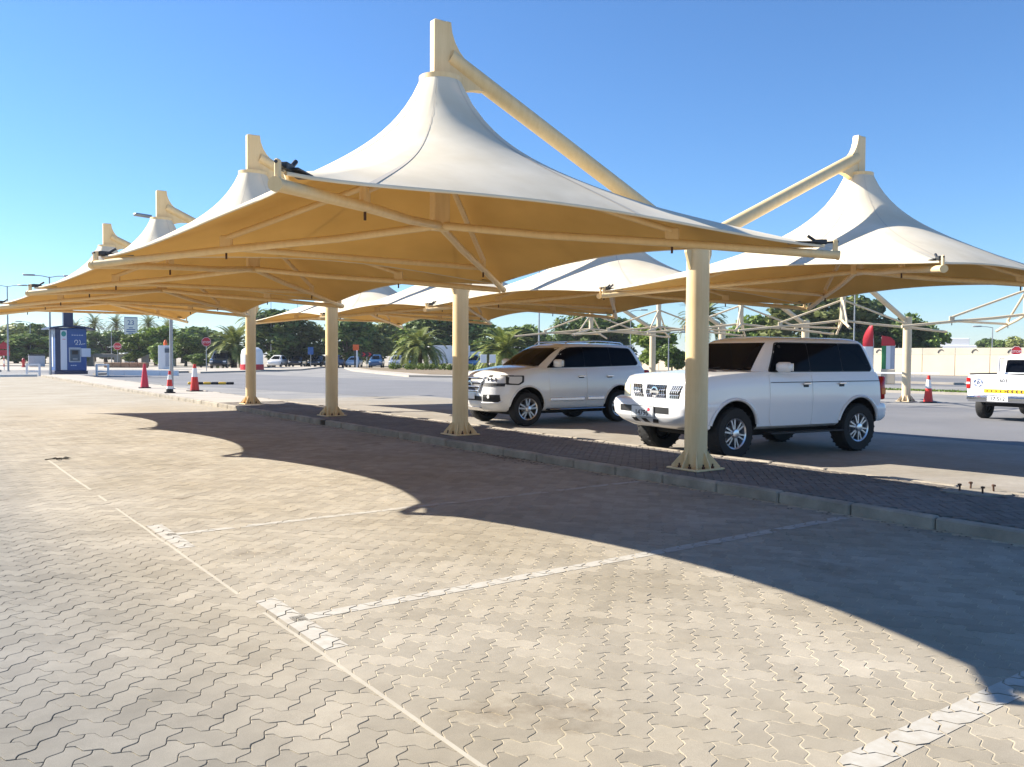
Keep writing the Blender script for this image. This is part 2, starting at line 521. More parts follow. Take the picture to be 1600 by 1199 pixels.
# painted marks: the strip is cut along every block so the joints stay open
def clip(poly, strip):
    out = poly
    n = len(strip)
    for i in range(n):
        a = strip[i]; b_ = strip[(i + 1) % n]
        inp, out = out, []
        if not inp: return []
        def side(p): return (b_[0] - a[0]) * (p[1] - a[1]) - (b_[1] - a[1]) * (p[0] - a[0])
        for k in range(len(inp)):
            p, q = inp[k - 1], inp[k]
            sp, sq = side(p), side(q)
            if sq >= 0:
                if sp < 0:
                    t = sp / (sp - sq); out.append((p[0] + (q[0] - p[0]) * t, p[1] + (q[1] - p[1]) * t))
                out.append(q)
            elif sp >= 0:
                t = sp / (sp - sq); out.append((p[0] + (q[0] - p[0]) * t, p[1] + (q[1] - p[1]) * t))
    return out
def paint(name, strip, m, wear=0.0):
    xs = [p[0] for p in strip]; ys = [p[1] for p in strip]
    mb = MB()
    for b_ in blocks:
        if min(xs) - .3 < b_[3] < max(xs) + .3 and min(ys) - .3 < b_[4] < max(ys) + .3:
            if rng.random() < wear: continue
            ca, sa = math.cos(b_[8]), math.sin(b_[8])
            poly = [(b_[3] + x * ca - y * sa, b_[4] + x * sa + y * ca) for x, y in SH[b_[2], False][2]]
            pc = clip(poly, strip)
            if len(pc) > 2:
                mb.add([(x, y, b_[5] + .0022 + (x - b_[3]) * -b_[7] + (y - b_[4]) * b_[6]) for x, y in pc], [tuple(range(len(pc)))])
    o = mb.build(name, m, pavement, recalc=False)
    return o
for yc, wd in ((1.93, .15), (5.05, .12), (8.08, .10)):
    paint('bay_line', rect(1.98, yc - wd / 2, 7.95, yc + wd / 2), M['white_line'], .07)
for yc in (5.0, 8.05):
    paint('bay_end_mark', rect(1.93, yc - .58, 2.07, yc + .58), M['white_line'])
mb = MB()
for y0 in np.arange(.3, 23.5, .5):
    if rng.random() < (.04 if y0 < 9 else .4 if y0 < 15 else 2): continue
    mb.box((1.895 + rng.gauss(0, .002), y0 + .25, -.0045), (.022 if y0 < 10 else .03, .5, .0125))
mb.build('edge_line', M['cream_line'], pavement)

# ------------------------------------------------------------------ island between the two rows
ISL0, ISL1 = 8.245, 10.34
isl = MB(); isl.add([(ISL0 - .1, -8, .105), (ISL1, -8, .105), (ISL1, 27, .105), (ISL0 - .1, 27, .105)], [(0, 1, 2, 3)])
island = tag(isl.build('island_pavement', M['island_bed'], recalc=False), kind='structure')
isl = MB(); isl.box(((ISL0 + ISL1) / 2, 47.2, .04), (ISL1 - ISL0 + .004, 40.3, .156))
tag(isl.build('far_island_pavement', M['concrete']), kind='structure')
# bricks
bl, bw = .200, .100
def brick_mesh(m):
    q = MB(); q.bbox((0, 0, -.03), (bl - .006, bw - .006, .06), .005); return q.mesh('island_brick', m, recalc=False)
bricks = []
for i in range(-170, 200):
    for j in range(-170, 200):
        c = (i - j) % 4
        if c == 0: cx, cy, rz = i + 1, j + .5, 0
        elif c == 3: cx, cy, rz = i + .5, j + 1, 90
        else: continue
        p = rot45 @ np.array([cx * bw, cy * bw])
        x, y = p[0] + 9.3, p[1] + 10.5
        if ISL0 + .01 < x < ISL1 - .03 and -1.5 < y < 26.8:
            d = x * .588 + y * .809; l = x * .809 - y * .588
            if math.hypot(x - 10.1, y - 4.75) < .42: continue
            bricks.append((d, abs(l) < d * .61, x, y, R(rz + 45)))
bricks.sort(key=lambda b_: (not b_[1], b_[0]))
me = brick_mesh(M['island_single'])
for b_ in bricks[:300]:
    o = link('brick', me, island, (b_[2], b_[3], .12 + rng.gauss(0, .0018)))
    o.rotation_euler = (rng.gauss(0, .008), rng.gauss(0, .008), b_[4] + rng.gauss(0, .012))
mb = MB()
for b_ in bricks[300:]:
    mb.bbox((b_[2], b_[3], .09 + rng.gauss(0, .0015)), (bl - .006, bw - .006, .06), .005, b_[4] + rng.gauss(0, .01))
o = mb.build('brick_field', M['island_brick'], island, recalc=False); o['kind'] = 'stuff'
# kerbs, stone by stone
def kerb_run(name, x, y0, y1, w, ln, top=.122, skip=()):
    root = bpy.data.objects.new(name, None); col.objects.link(root); tag(root, kind='structure')
    q = MB(); q.bbox((0, 0, -.08), (w, ln - .012, .16), .018); me = q.mesh('kerb_stone', M['kerb'], smooth=30)
    n = int((y1 - y0) / ln)
    for k in range(n):
        if k in skip: continue
        o = link('kerb_stone', me, root, (x + rng.gauss(0, .004), y0 + (k + .5) * ln, top + rng.gauss(0, .004)))
        o.rotation_euler = (rng.gauss(0, .004), rng.gauss(0, .01), rng.gauss(0, .004))
    return root
kr = kerb_run('kerb', ISL0 - .07, -3.0, 67, .14, .9)
cut_stone = children(kr)[24]; cut_stone.scale = (1, .72, 1); cut_stone.location.y += .12
kerb_run('rear_kerb', ISL1 + .06, -3.0, 67, .12, .9, .120)
# left-over footing with anchor bolts of a removed column
ft = thing('anchor_bolt_footing', 'broken concrete footing with four upright rusty anchor bolts on the island', 'footing', (10.1, 4.75, .12))
q = MB()
pts = [(math.cos(a) * (.36 + .09 * math.sin(3.1 * a + 1)), math.sin(a) * (.34 + .07 * math.cos(2.3 * a))) for a in [2 * math.pi * k / 14 for k in range(14)]]
q.prism(pts, -.05, .004); q.build('mortar_patch', M['kerb'], ft)
for sx in (-1, 1):
    for sy in (-1, 1):
        q = MB(); q.tube([(sx * .13, sy * .13, 0), (sx * .13 + .01 * sy, sy * .13, .085)], .011, 8); q.lathe([(.022, .062), (.022, .082)], 6, (sx * .13, sy * .13, 0))
        q.build('anchor_bolt', M['rust'], ft)

# ------------------------------------------------------------------ shade canopies
CX, CY0, SP = 8.870, 7.914, 6.0
XM, YM = 4.01, .14            # mast offset from its column
HX, HY = 2.955, 2.955         # half sizes of a canopy
ZI = .12
ZMAST, ZRING, ZHUBT, ZHUB, ZCOL, ZTIP = 5.287 - ZI, 4.655 - ZI, 3.80 - ZI, 3.08 - ZI, 3.30 - ZI, 2.70 - ZI
def canopy_point(cx, a, t, hx, hy, ends, r0=.215):
    """a in [0,4): side+position along the edge; t from ring to edge; ends: is the -y / +y edge free (scalloped) or joined to the next cone"""
    k = int(a) % 4; u = a - int(a)
    y0 = -hy * .965 if ends[0] else -3.0
    y1 = hy * .965 if ends[1] else 3.0
    X = hx * .965
    cs = [(-X, y0), (X, y0), (X, y1), (-X, y1)]
    c0, c1 = cs[k], cs[(k + 1) % 4]
    x = c0[0] + (c1[0] - c0[0]) * u; y = c0[1] + (c1[1] - c0[1]) * u
    inner = 1 if cx < 0 else 3          # the edge beside the column
    free = (ends[0], True, ends[1], True)[k]
    sag = (.18 if k == inner else .50 if free else 0.0) * (1 - (2 * u - 1) ** 2) ** .85
    nx, ny = ((0, 1), (-1, 0), (0, -1), (1, 0))[k]
    x += nx * sag; y += ny * sag
    zb = (2.80 - ZI) + .17 * math.sin(math.pi * u) ** 1.2
    ang = math.atan2(y, x)
    rx, ry = r0 * math.cos(ang), r0 * math.sin(ang)
    rb = math.hypot(x, y); r = r0 + (rb - r0) * t
    zc = lambda q: ZRING - .635 * math.log((q + .05) / (r0 + .05))
    z = zc(r) + (zb - zc(rb)) * t ** 2.6
    return (cx + rx + (x - rx) * t, YM + ry + (y - ry) * t, z)
def make_fabric(cx, root, hx=HX, hy=HY, ends=(True, True)):
    na, nt_ = 104, 26
    mb = MB()
    top = []; bot = []
    for j in range(nt_ + 1):
        t = j / nt_
        for i in range(na):
            p = Vector(canopy_point(cx, 4 * i / na, t, hx, hy, ends))
            top.append(p); bot.append(p - Vector((0, 0, .012)))
    fs = []; fb = []; fe = []
    n = na * (nt_ + 1)
    for j in range(nt_):
        for i in range(na):
            k = (i + 1) % na
            fs.append((j * na + i, j * na + k, (j + 1) * na + k, (j + 1) * na + i))
            fb.append((n + j * na + i, n + (j + 1) * na + i, n + (j + 1) * na + k, n + j * na + k))
    for i in range(na):
        k = (i + 1) % na
        fe.append((nt_ * na + i, nt_ * na + k, n + nt_ * na + k, n + nt_ * na + i))
        fe.append((i, n + i, n + k, k))
    mb.v = [tuple(p) for p in top + bot]; mb.f = fs + fb + fe; mb.m = [0] * len(fs) + [1] * len(fb) + [0] * len(fe)
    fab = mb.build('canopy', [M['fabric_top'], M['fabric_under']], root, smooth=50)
    # hem cable, seams, clamp ring
    q = MB(); q.tube([Vector(canopy_point(cx, 4 * i / 104, 1.0, hx, hy, ends)) + Vector((0, 0, -.004)) for i in range(105)], .014, 6, cap=False)
    q.build('hem', M['fabric_top'], fab, smooth=60)
    for a in (.12, .62, 1.12, 1.62, 2.12, 2.62, 3.12, 3.62):
        q = MB()
        pl = [canopy_point(cx, a, t / 24, hx, hy, ends) for t in range(25)]
        pr = [canopy_point(cx, a + .012, t / 24, hx, hy, ends) for t in range(25)]
        q.add([Vector(p) + Vector((0, 0, .004)) for p in pl + pr], [(i, i + 1, 26 + i, 25 + i) for i in range(24)])
        q.build('seam', M['seam'], fab, recalc=False)
    q = MB(); q.lathe([(.19, ZRING - .03), (.232, ZRING - .03), (.232, ZRING + .022), (.19, ZRING + .022)], 28, (cx, YM, 0), cap=False)
    q.build('clamp_ring', M['steel'], root, smooth=40)
    return fab
def make_half(sg, root, st, fabric=True, hx=HX, hy=HY, ends=(True, True)):
    cx = sg * XM
    # mast with fin plates
    q = MB(); q.bbox((cx, YM, (ZHUB - .06 + ZMAST) / 2), (.205, .112, ZMAST - ZHUB + .06), .012)
    a0 = Vector((cx - sg * .02, YM, 4.96 - ZI)); a1 = Vector((0, YM * .5, ZCOL - .12))
    d = (a1 - a0).normalized(); L_ = (a1 - a0).length
    # fin outline in (along -sg*x, z)
    def f3(a, b_, h): return (cx - sg * a, YM + h, b_)
    zt = 4.96 - ZI; sl = abs(d.z) / abs(d.x)
    up = [(0.05, ZMAST), (.105, ZMAST)]
    for k in range(7):
        u = k / 6; up.append((.105 + .36 * u ** 1.7, ZMAST - (ZMAST - (zt - .46 * sl + .10)) * (1 - (1 - u) ** 1.6)))
    up += [(.46, zt - .46 * sl), (.05, zt - .03)]
    q.prism(up, -.05, .05, f3)
    lo = [(.05, zt)]
    for k in range(8):
        u = k / 7; ang = u * math.pi / 2
        lo.append((.55 - .44 * math.sin(ang), (zt - .55 * sl - .09) - (.30 - .05) * (1 - math.cos(ang)) - .0))
    lo += [(.05, zt - .62)]
    q.prism([(.55, zt - .5 * sl)] + lo[1:] + [(.05, zt)], -.048, .048, f3)
    mast = q.build('mast', st, root, smooth=40)
    q = MB(); q.tube([a0 + d * .09, a1], .095, 20); q.build('arm', st, root, smooth=40)
    hubt, hub = Vector((cx, YM, ZHUBT)), Vector((cx, YM, ZHUB))
    for sx in (-1, 1):
        for sy in (-1, 1):
            tip = Vector((cx + sx * hx, YM + sy * hy, ZTIP))
            knee = hub.lerp(tip, .60)
            mid = hub.lerp(tip, .28) - Vector((0, 0, .02))
            q = MB(); q.tube([hub, mid, knee, hub.lerp(tip, .8) + Vector((0, 0, .0)), tip], .043, 14)
            q.lathe([(.048, -.012), (.048, .012)], 14, (0, 0, 0))
            # end disc oriented along the tube
            n0 = len(q.v) - 28
            ax = (tip - knee).normalized(); Q = ax.to_track_quat('Z', 'Y').to_matrix()
            for k in range(n0, len(q.v)): q.v[k] = tuple(Q @ Vector(q.v[k]) + tip)
            q.build('lower_chord', st, root, smooth=40)
            q = MB(); q.tube([hubt, knee + Vector((0, 0, .13))], .034, 12); q.build('upper_chord', st, root, smooth=40)
            q = MB()
            rz = math.atan2(sy, sx)
            q.bbox(knee + Vector((0, 0, .075)), (.15, .05, .17), .012, rz); q.build('knee_bracket', st, root)
            q = MB(); q.tube([knee + Vector((0, 0, -.11)), knee + Vector((0, 0, -.02))], .012, 8); q.build('knee_bolt', M['rust'], root)
            if fabric:
                c = Vector(canopy_point(cx, {(-1, -1): 0, (1, -1): 1, (1, 1): 2, (-1, 1): 3}[(sx, sy)], .985, hx, hy, ends))
                q = MB(); dirv = (c - tip); dirv.z = 0; dn = dirv.normalized()
                q.bbox(tip + Vector((0, 0, .075)) + dn * .03, (.05, .03, .17), .008, rz)
                q.build('tip_lug', st, root)
                q = MB()
                q.tube([tip + Vector((0, 0, .14)), c + Vector((0, 0, .01))], .011, 8)
                q.bbox(c + dn * .14 + Vector((0, 0, .022)), (.30, .13, .016), .004, math.atan2(dn.y, dn.x))
                q.tube([c + Vector((0, 0, .02)), c + Vector((0, 0, .09)) + dn * .10], .016, 8)
                q.bbox(c - dn * .03 + Vector((0, 0, .025)), (.12, .05, .05), .006, math.atan2(dn.y, dn.x))
                q.build('corner_clamp', M['dark_steel'], root)
    # cross tube between the two far knees
    k1 = hub.lerp(Vector((cx - hx, YM + hy, ZTIP)), .60); k2 = hub.lerp(Vector((cx + hx, YM + hy, ZTIP)), .60)
    q = MB(); q.tube([k1 + Vector((0, 0, .02)), k2 + Vector((0, 0, .02))], .036, 12); q.build('cross_tube', st, root, smooth=40)
    if fabric:
        make_fabric(cx, root, hx, hy, ends)
def make_unit(name, label, cat, loc, st, fabric=True, hx=HX, hy=HY, group=None, sides=(-1, 1), ends=(True, True)):
    root = thing(name, label, cat, loc, 0, group)
    q = MB(); q.tube([(0, 0, 0), (0, 0, ZCOL)], .155, 28)
    c = q.build('column', st, root, smooth=40)
    q = MB(); q.lathe([(.16, ZCOL - .004), (.15, ZCOL + .025)], 28); q.build('column_cap', st, root)
    q = MB(); q.bbox((0, 0, .012), (.56, .56, .024), .008); q.build('base_plate', st, root)
    for k in range(8):
        a = k * math.pi / 4
        ln = .17 if k % 2 else .11
        q = MB()
        q.prism([(.14, .024), (.155 + ln, .024), (.155 + ln, .05), (.155, .25), (.14, .25)], -.009, .009,
                lambda u, v, h, a=a: (math.cos(a) * u - math.sin(a) * h, math.sin(a) * u + math.cos(a) * h, v))
        q.build('base_gusset', st, root)
    for k in range(8):
        a = math.pi / 8 + k * math.pi / 4
        q = MB(); q.tube([(.24 * math.cos(a), .24 * math.sin(a), .02), (.24 * math.cos(a), .24 * math.sin(a), .085)], .012, 8)
        q.lathe([(.023, .026), (.023, .052)], 6, (.24 * math.cos(a), .24 * math.sin(a), 0))
        q.build('anchor_bolt', M['rust'], root)
    # gussets under the arms
    for sg in sides:
        q = MB(); q.prism([(.14, ZCOL - .46), (.165, ZCOL - .46), (.25, ZCOL - .24), (.25, ZCOL - .08), (.14, ZCOL - .1)], -.02, .02, lambda u, v, h: (sg * u, h, v))
        q.build('arm_gusset', st, root)
        make_half(sg, root, st, fabric, hx, hy, ends)
    return freeze(root)
for k, lb in enumerate(['twin cone shade canopy nearest the camera, its column in front of the boxy SUV',
                        'twin cone shade canopy second in the row, column before the rounded SUV grille',
                        'twin cone shade canopy third in the row from the camera, counting columns',
                        'twin cone shade canopy farthest along the row, nearest the blue kiosk']):
    make_unit('shade_canopy', lb, 'shade canopy', (CX, CY0 + SP * k, ZI), M['steel'], True, HX, HY, 'twin cone shade canopies in a row along the island', (-1, 1), (k == 0, k == 3))
FX, FY0, FS = 31.0, 17.25, 4.45
bare = make_unit('canopy_frame', 'bare cream steel canopy frame without fabric, its column beside the red and white cone', 'canopy frame', (FX, FY0, 0), M['bare_steel'], False, 2.955, 2.15, 'bare canopy frames behind the SUVs', (-1,))
for k, lb in ((1, 'bare steel canopy frame second from the red and white cone, behind the boxy SUV roof'),
              (2, 'bare steel canopy frame third from the red and white cone, behind the nearest canopy column'),
              (3, 'bare steel canopy frame farthest from the red and white cone, above the silver SUV roof'),
              (-1, 'bare steel canopy frame at the right edge of the picture, above the white pickup')):
    copy_tree(bare, (FX, FY0 + (FS * k if k > 0 else -6.0), 0), label=lb)

lit = MB(); r_ = random.Random(21)
for k in range(420):
    y = r_.uniform(2.5, 25); d = abs(r_.gauss(0, .16)); x = 8.09 - d
    if r_.random() < .35: y = 10.9 + r_.gauss(0, .5)
    s_ = r_.uniform(.006, .03); a = r_.uniform(0, 6.28)
    z = .003 + r_.uniform(0, .008)
    lit.add([(x + math.cos(a) * s_, y + math.sin(a) * s_, z), (x - math.sin(a) * s_ * .5, y + math.cos(a) * s_ * .5, z + .006), (x - math.cos(a) * s_, y - math.sin(a) * s_, z), (x + math.sin(a) * s_ * .5, y - math.cos(a) * s_ * .5, z + .004)], [(0, 1, 2, 3)])
tag(lit.build('leaf_litter', mat('litter', (.06, .045, .03), .9, var=.5, vscale=20, coords='World'), recalc=False), 'dry leaf litter gathered along the foot of the kerb', 'litter', kind='stuff')
# ------------------------------------------------------------------ vehicles
M['pearl'] = mat('pearl_white_paint', (.83, .82, .785), .26, coat=.9, spec=.5)
M['white_car'] = mat('white_car_paint', (.84, .84, .84), .28, coat=.9)
M['glass_dark'] = mat('tinted_glass', (.003, .004, .007), .04, spec=.07)
M['black_trim'] = mat('black_trim', (.012, .012, .013), .5)
M['chrome'] = mat('chrome', (.75, .76, .78), .12, 1.0)
M['alloy'] = mat('alloy_rim', (.62, .63, .65), .28, .9)
M['tyre'] = mat('tyre_rubber', (.018, .018, .018), .85, bump=.4, bscale=40)
M['lamp_clear'] = mat('clear_lamp', (.72, .72, .70), .08, spec=.8)
M['lamp_amber'] = mat('yellowed_lamp', (.78, .72, .48), .12, spec=.8)
M['lamp_red'] = mat('red_lamp', (.50, .012, .01), .15, spec=.8)
M['lamp_orange'] = mat('orange_lamp', (.75, .18, .02), .15, spec=.8)
M['plate_white'] = mat('plate_white', (.80, .80, .78), .4)
M['ink'] = mat('black_ink', (.01, .01, .012), .6)
M['red_ink'] = mat('red_ink', (.6, .02, .05), .6)
M['blue_ink'] = mat('blue_ink', (.02, .10, .32), .5)
M['yellow_tape'] = mat('yellow_reflective', (.85, .48, .02), .4)
M['screen_dark'] = mat('lamp_inner', (.08, .09, .11), .2, .5)
M['under'] = mat('underbody', (.012, .012, .012), .9)

class Hull:
    """closed shell: rounded plan outline that changes with height, top following ztop(x)"""
    def __init__(s, zb, ztop, lev, nf=3.2, nr=5.5, lf=.9, lr=.5, crown=.05):
        s.zb, s.ztop, s.lev = zb, ztop, lev
        s.nf, s.nr, s.lf, s.lr, s.crown = nf, nr, lf, lr, crown
    def top(s, x): return float(np.interp(x, [p[0] for p in s.ztop], [p[1] for p in s.ztop]))
    def par(s, v):
        a = [p[0] for p in s.lev]
        return [float(np.interp(v, a, [p[k] for p in s.lev])) for k in (1, 2, 3)]      # w, xf, xr
    def outline(s, v, n=16, m=22):
        w, xf, xr = s.par(v)
        pts = []
        for k in range(n + 1):
            th = math.pi / 2 * (1 - k / n)
            pts.append((xf - s.lf + s.lf * abs(math.sin(th)) ** (2 / s.nf), w * abs(math.cos(th)) ** (2 / s.nf)))
        x0, x1 = xf - s.lf, xr + s.lr
        for k in range(1, m):
            pts.append((x0 + (x1 - x0) * k / m, w))
        for k in range(n + 1):
            th = math.pi / 2 * k / n
            pts.append((xr + s.lr - s.lr * abs(math.sin(th)) ** (2 / s.nr), w * abs(math.cos(th)) ** (2 / s.nr)))
        return pts
    def z(s, x, v): return s.zb + v * (s.top(x) - s.zb)
    def vz(s, x, z): return max(0, min(1, (z - s.zb) / (s.top(x) - s.zb)))
    def y_at(s, x, z):
        w, xf, xr = s.par(s.vz(x, z))
        if x > xf - s.lf: return w * max(0, 1 - ((x - xf + s.lf) / s.lf) ** s.nf) ** (1 / s.nf)
        if x < xr + s.lr: return w * max(0, 1 - ((xr + s.lr - x) / s.lr) ** s.nr) ** (1 / s.nr)
        return w
    def x_front(s, y, z, guess=2.0):
        x = guess
        for _ in range(4):
            w, xf, xr = s.par(s.vz(x, z)); x = xf - s.lf + s.lf * max(0, 1 - (min(abs(y), w) / w) ** s.nf) ** (1 / s.nf)
        return x
    def x_rear(s, y, z, guess=-2.0):
        x = guess
        for _ in range(4):
            w, xf, xr = s.par(s.vz(x, z)); x = xr + s.lr - s.lr * max(0, 1 - (min(abs(y), w) / w) ** s.nr) ** (1 / s.nr)
        return x
    def shell(s, mb, nv=16, nk=10, mi=0):
        vs_ = [k / nv for k in range(nv + 1)]
        rows = []
        for v in vs_:
            rows.append([(x, y, s.z(x, v)) for x, y in s.outline(v)])
        n = len(rows[0])
        def A(r, sg): return [(x, sg * y, z) for x, y, z in r]
        for sg in (1, -1):
            pts = [p for r in rows for p in A(r, sg)]
            mb.add(pts, [(a * n + i, a * n + i + 1, (a + 1) * n + i + 1, (a + 1) * n + i) for a in range(nv) for i in range(n - 1)], mi)
        w = s.par(1.0)[0]
        for row, cr in ((rows[-1], s.crown), (rows[0], 0)):
            pts = []
            for x, y, z in row:
                for k in range(nk + 1):
                    u = 1 - 2 * k / nk
                    pts.append((x, y * u, z + cr * (1 - u * u) * (y / w)))
            mb.add(pts, [(i * (nk + 1) + k, (i + 1) * (nk + 1) + k, (i + 1) * (nk + 1) + k + 1, i * (nk + 1) + k + 1) for i in range(n - 1) for k in range(nk)], mi)
        return mb

def solid_object(mb, name, mats, cut=None, smooth=38, parent=None):
    me = mb.mesh(name, mats, None, True, True)
    o = link(name, me)
    if cut:
        cm = MB()
        for fn in cut: fn(cm)
        cme = cm.mesh('cut', mats)
        cme.polygons.foreach_set('material_index', [1] * len(cme.polygons))
        co = link('cut', cme)
        md = o.modifiers.new('b', 'BOOLEAN'); md.operation = 'DIFFERENCE'; md.object = co; md.solver = 'EXACT'
        bpy.context.view_layer.update()
        dg = bpy.context.evaluated_depsgraph_get()
        nm = bpy.data.meshes.new_from_object(o.evaluated_get(dg))
        o.modifiers.clear(); o.data = nm; me = nm
        bpy.data.objects.remove(co)
    bm = bmesh.new(); bm.from_mesh(me)
    bmesh.ops.remove_doubles(bm, verts=bm.verts, dist=1e-4)
    for f in bm.faces: f.smooth = True
    for e in bm.edges:
        if len(e.link_faces) == 2 and e.calc_face_angle(0) > R(smooth): e.smooth = False
    bm.to_mesh(me); bm.free()
    me.name = name
    if parent: o.parent = parent
    return o

def slab(mb, pts, nrm, th, mi=0):
    """flat-ish polygon thickened along nrm"""
    n = len(pts); o = Vector(nrm) * th
    mb.add([Vector(p) for p in pts] + [Vector(p) - o for p in pts],
           [tuple(range(n)), tuple(range(2 * n - 1, n - 1, -1))] + [(i, n + i, n + (i + 1) % n, (i + 1) % n) for i in range(n)], mi)

def round_poly(pts, r=.05, n=4):
    out = []
    m = len(pts)
    for i in range(m):
        a, b_, c = Vector(pts[i - 1]), Vector(pts[i]), Vector(pts[(i + 1) % m])
        d1, d2 = (a - b_), (c - b_)
        l = min(r, d1.length * .45, d2.length * .45)
        p, q = b_ + d1.normalized() * l, b_ + d2.normalized() * l
        for k in range(n + 1):
            t = k / n
            out.append(tuple((1 - t) ** 2 * p + 2 * t * (1 - t) * b_ + t * t * q))
    return out

def wheel(parent, x, y, r, w, rim_r, sg, style, steer=0.0, detail=True):
    """tyre (part) with rim as sub-part; sg: outward y sign"""
    root = MB()
    prof = [(rim_r * .98, -w / 2 + .01), (rim_r * 1.06, -w / 2), (r * .93, -w / 2 - .004), (r * .985, -w / 2 + .03), (r, -w * .25), (r, w * .25), (r * .985, w / 2 - .03), (r * .93, w / 2 + .004), (rim_r * 1.06, w / 2), (rim_r * .98, w / 2 - .01), (rim_r * .9, w / 2 - .04), (rim_r * .9, -w / 2 + .04), (rim_r * .98, -w / 2 + .01)]
    root.lathe(prof, 40, axis='Y', cap=False)
    if style == 'mud':
        for k in range(28):
            a = 2 * math.pi * k / 28
            for s2 in (-1, 1):
                root.box((math.sin(a) * r * 1.0, s2 * w * .36, math.cos(a) * r * 1.0), (.03, w * .2, .008), M=Matrix.Rotation(a, 3, 'Y'))
    t = root.build('wheel', M['tyre'], parent, smooth=45)
    t.location = (x, y, r); t.rotation_euler = (0, 0, steer)
    if not detail:
        q = MB(); q.lathe([(.02, sg * w / 2), (rim_r * .9, sg * (w / 2 - .01)), (rim_r * .95, sg * (w / 2 - .04))], 20, axis='Y'); q.build('rim', M['alloy'], t, smooth=40)
        return t
    q = MB()
    q.lathe([(rim_r * .99, sg * (w / 2 - .002)), (rim_r * .90, sg * (w / 2 - .015)), (rim_r * .86, sg * (w / 2 - .05)), (rim_r * .84, sg * -.08)], 40, axis='Y', cap=False)
    q.lathe([(.075, sg * (w / 2 - .012)), (.07, sg * (w / 2 + .012)), (.045, sg * (w / 2 + .02))], 20, axis='Y')
    q.lathe([(rim_r * .86, sg * -.03), (.05, sg * -.02)], 30, axis='Y', mi=1)
    def spoke(a, wd0, wd1, tw=0.0):
        ca, sa = math.cos(a), math.sin(a)
        def f(u, v, h): return (sa * u + ca * v, h, ca * u - sa * v)
        q.prism([(.05, -wd0), (rim_r * .9, -wd1 + tw), (rim_r * .9, wd1 + tw), (.05, wd0)], sg * (w / 2 - .055), sg * (w / 2 - .012), f)
    if style == 'mud':
        for k in range(6):
            for o_ in (-.17, .17): spoke(k * math.pi / 3 + .2 + o_, .016, .013)
    else:
        for k in range(5):
            a = k * 2 * math.pi / 5
            spoke(a - .21, .022, .018, -.0); spoke(a + .21, .022, .018, .0)
    q.build('rim', [M['alloy'], M['black_trim']], t, smooth=35)
    q = MB(); q.lathe([(.12, sg * .0), (.12, sg * (.02))], 16, axis='Y'); q.build('brake_disc', M['galv'], t)
    return t

def side_panel(h, name, poly, sg, m, parent, off=.006, th=.02, rr=.04, sub=True):
    """polygon (x,z) laid on the flank of hull h"""
    pts = round_poly(poly, rr, 3) if rr else poly
    # split long edges so the panel follows the flank
    dense = []
    for a, b_ in zip(pts, pts[1:] + pts[:1]):
        n = max(1, int(math.hypot(b_[0] - a[0], b_[1] - a[1]) / .12))
        for k in range(n): dense.append((a[0] + (b_[0] - a[0]) * k / n, a[1] + (b_[1] - a[1]) * k / n))
    bm = bmesh.new()
    vs_ = [bm.verts.new((x, 0, z)) for x, z in dense]
    f = bm.faces.new(vs_)
    xs = [p[0] for p in dense]; zs = [p[1] for p in dense]
    for k in range(1, int((max(zs) - min(zs)) / .09) + 1):
        bmesh.ops.bisect_plane(bm, geom=bm.verts[:] + bm.edges[:] + bm.faces[:], plane_co=(0, 0, min(zs) + .09 * k), plane_no=(0, 0, 1))
    for k in range(1, int((max(xs) - min(xs)) / .14) + 1):
        bmesh.ops.bisect_plane(bm, geom=bm.verts[:] + bm.edges[:] + bm.faces[:], plane_co=(min(xs) + .14 * k, 0, 0), plane_no=(1, 0, 0))
    for v in bm.verts: v.co.y = sg * (h.y_at(v.co.x, v.co.z) + off)
    ext = bmesh.ops.extrude_face_region(bm, geom=bm.faces[:])
    for v in [e for e in ext['geom'] if isinstance(e, bmesh.types.BMVert)]: v.co.y -= sg * th
    bmesh.ops.recalc_face_normals(bm, faces=bm.faces)
    for f in bm.faces: f.smooth = True
    for e in bm.edges:
        if len(e.link_faces) == 2 and e.calc_face_angle(0) > R(35): e.smooth = False
    me = bpy.data.meshes.new(name); bm.to_mesh(me); bm.free()
    me.materials.append(m)
    return link(name, me, parent)

def front_panel(h, name, y0, y1, z0, z1, m, parent, off=.008, th=.02, rear=False, n=10, skew=0.0):
    q = MB(); sg = -1 if rear else 1
    xf = (lambda y, z: h.x_rear(y, z)) if rear else (lambda y, z: h.x_front(y, z))
    def fn(u, v):
        y = y0 + (y1 - y0) * u + skew * (v - .5) * (1 if (y0 + y1) > 0 else -1); z = z0 + (z1 - z0) * v
        return (xf(y, z) + sg * off, y, z)
    q.grid(fn, [k / n for k in range(n + 1)], [k / 4 for k in range(5)], off=(sg * th, 0, 0))
    return q.build(name, m, parent, smooth=40)

def fbar(h, q, p0, p1, r=.008, off=.02, n=6, mi=0):
    """bar between two (y,z) points laid on the nose"""
    pts = []
    for k in range(n + 1):
        y = p0[0] + (p1[0] - p0[0]) * k / n; z = p0[1] + (p1[1] - p0[1]) * k / n
        pts.append((h.x_front(y, z) + off, y, z))
    q.tube(pts, r, 6, mi)

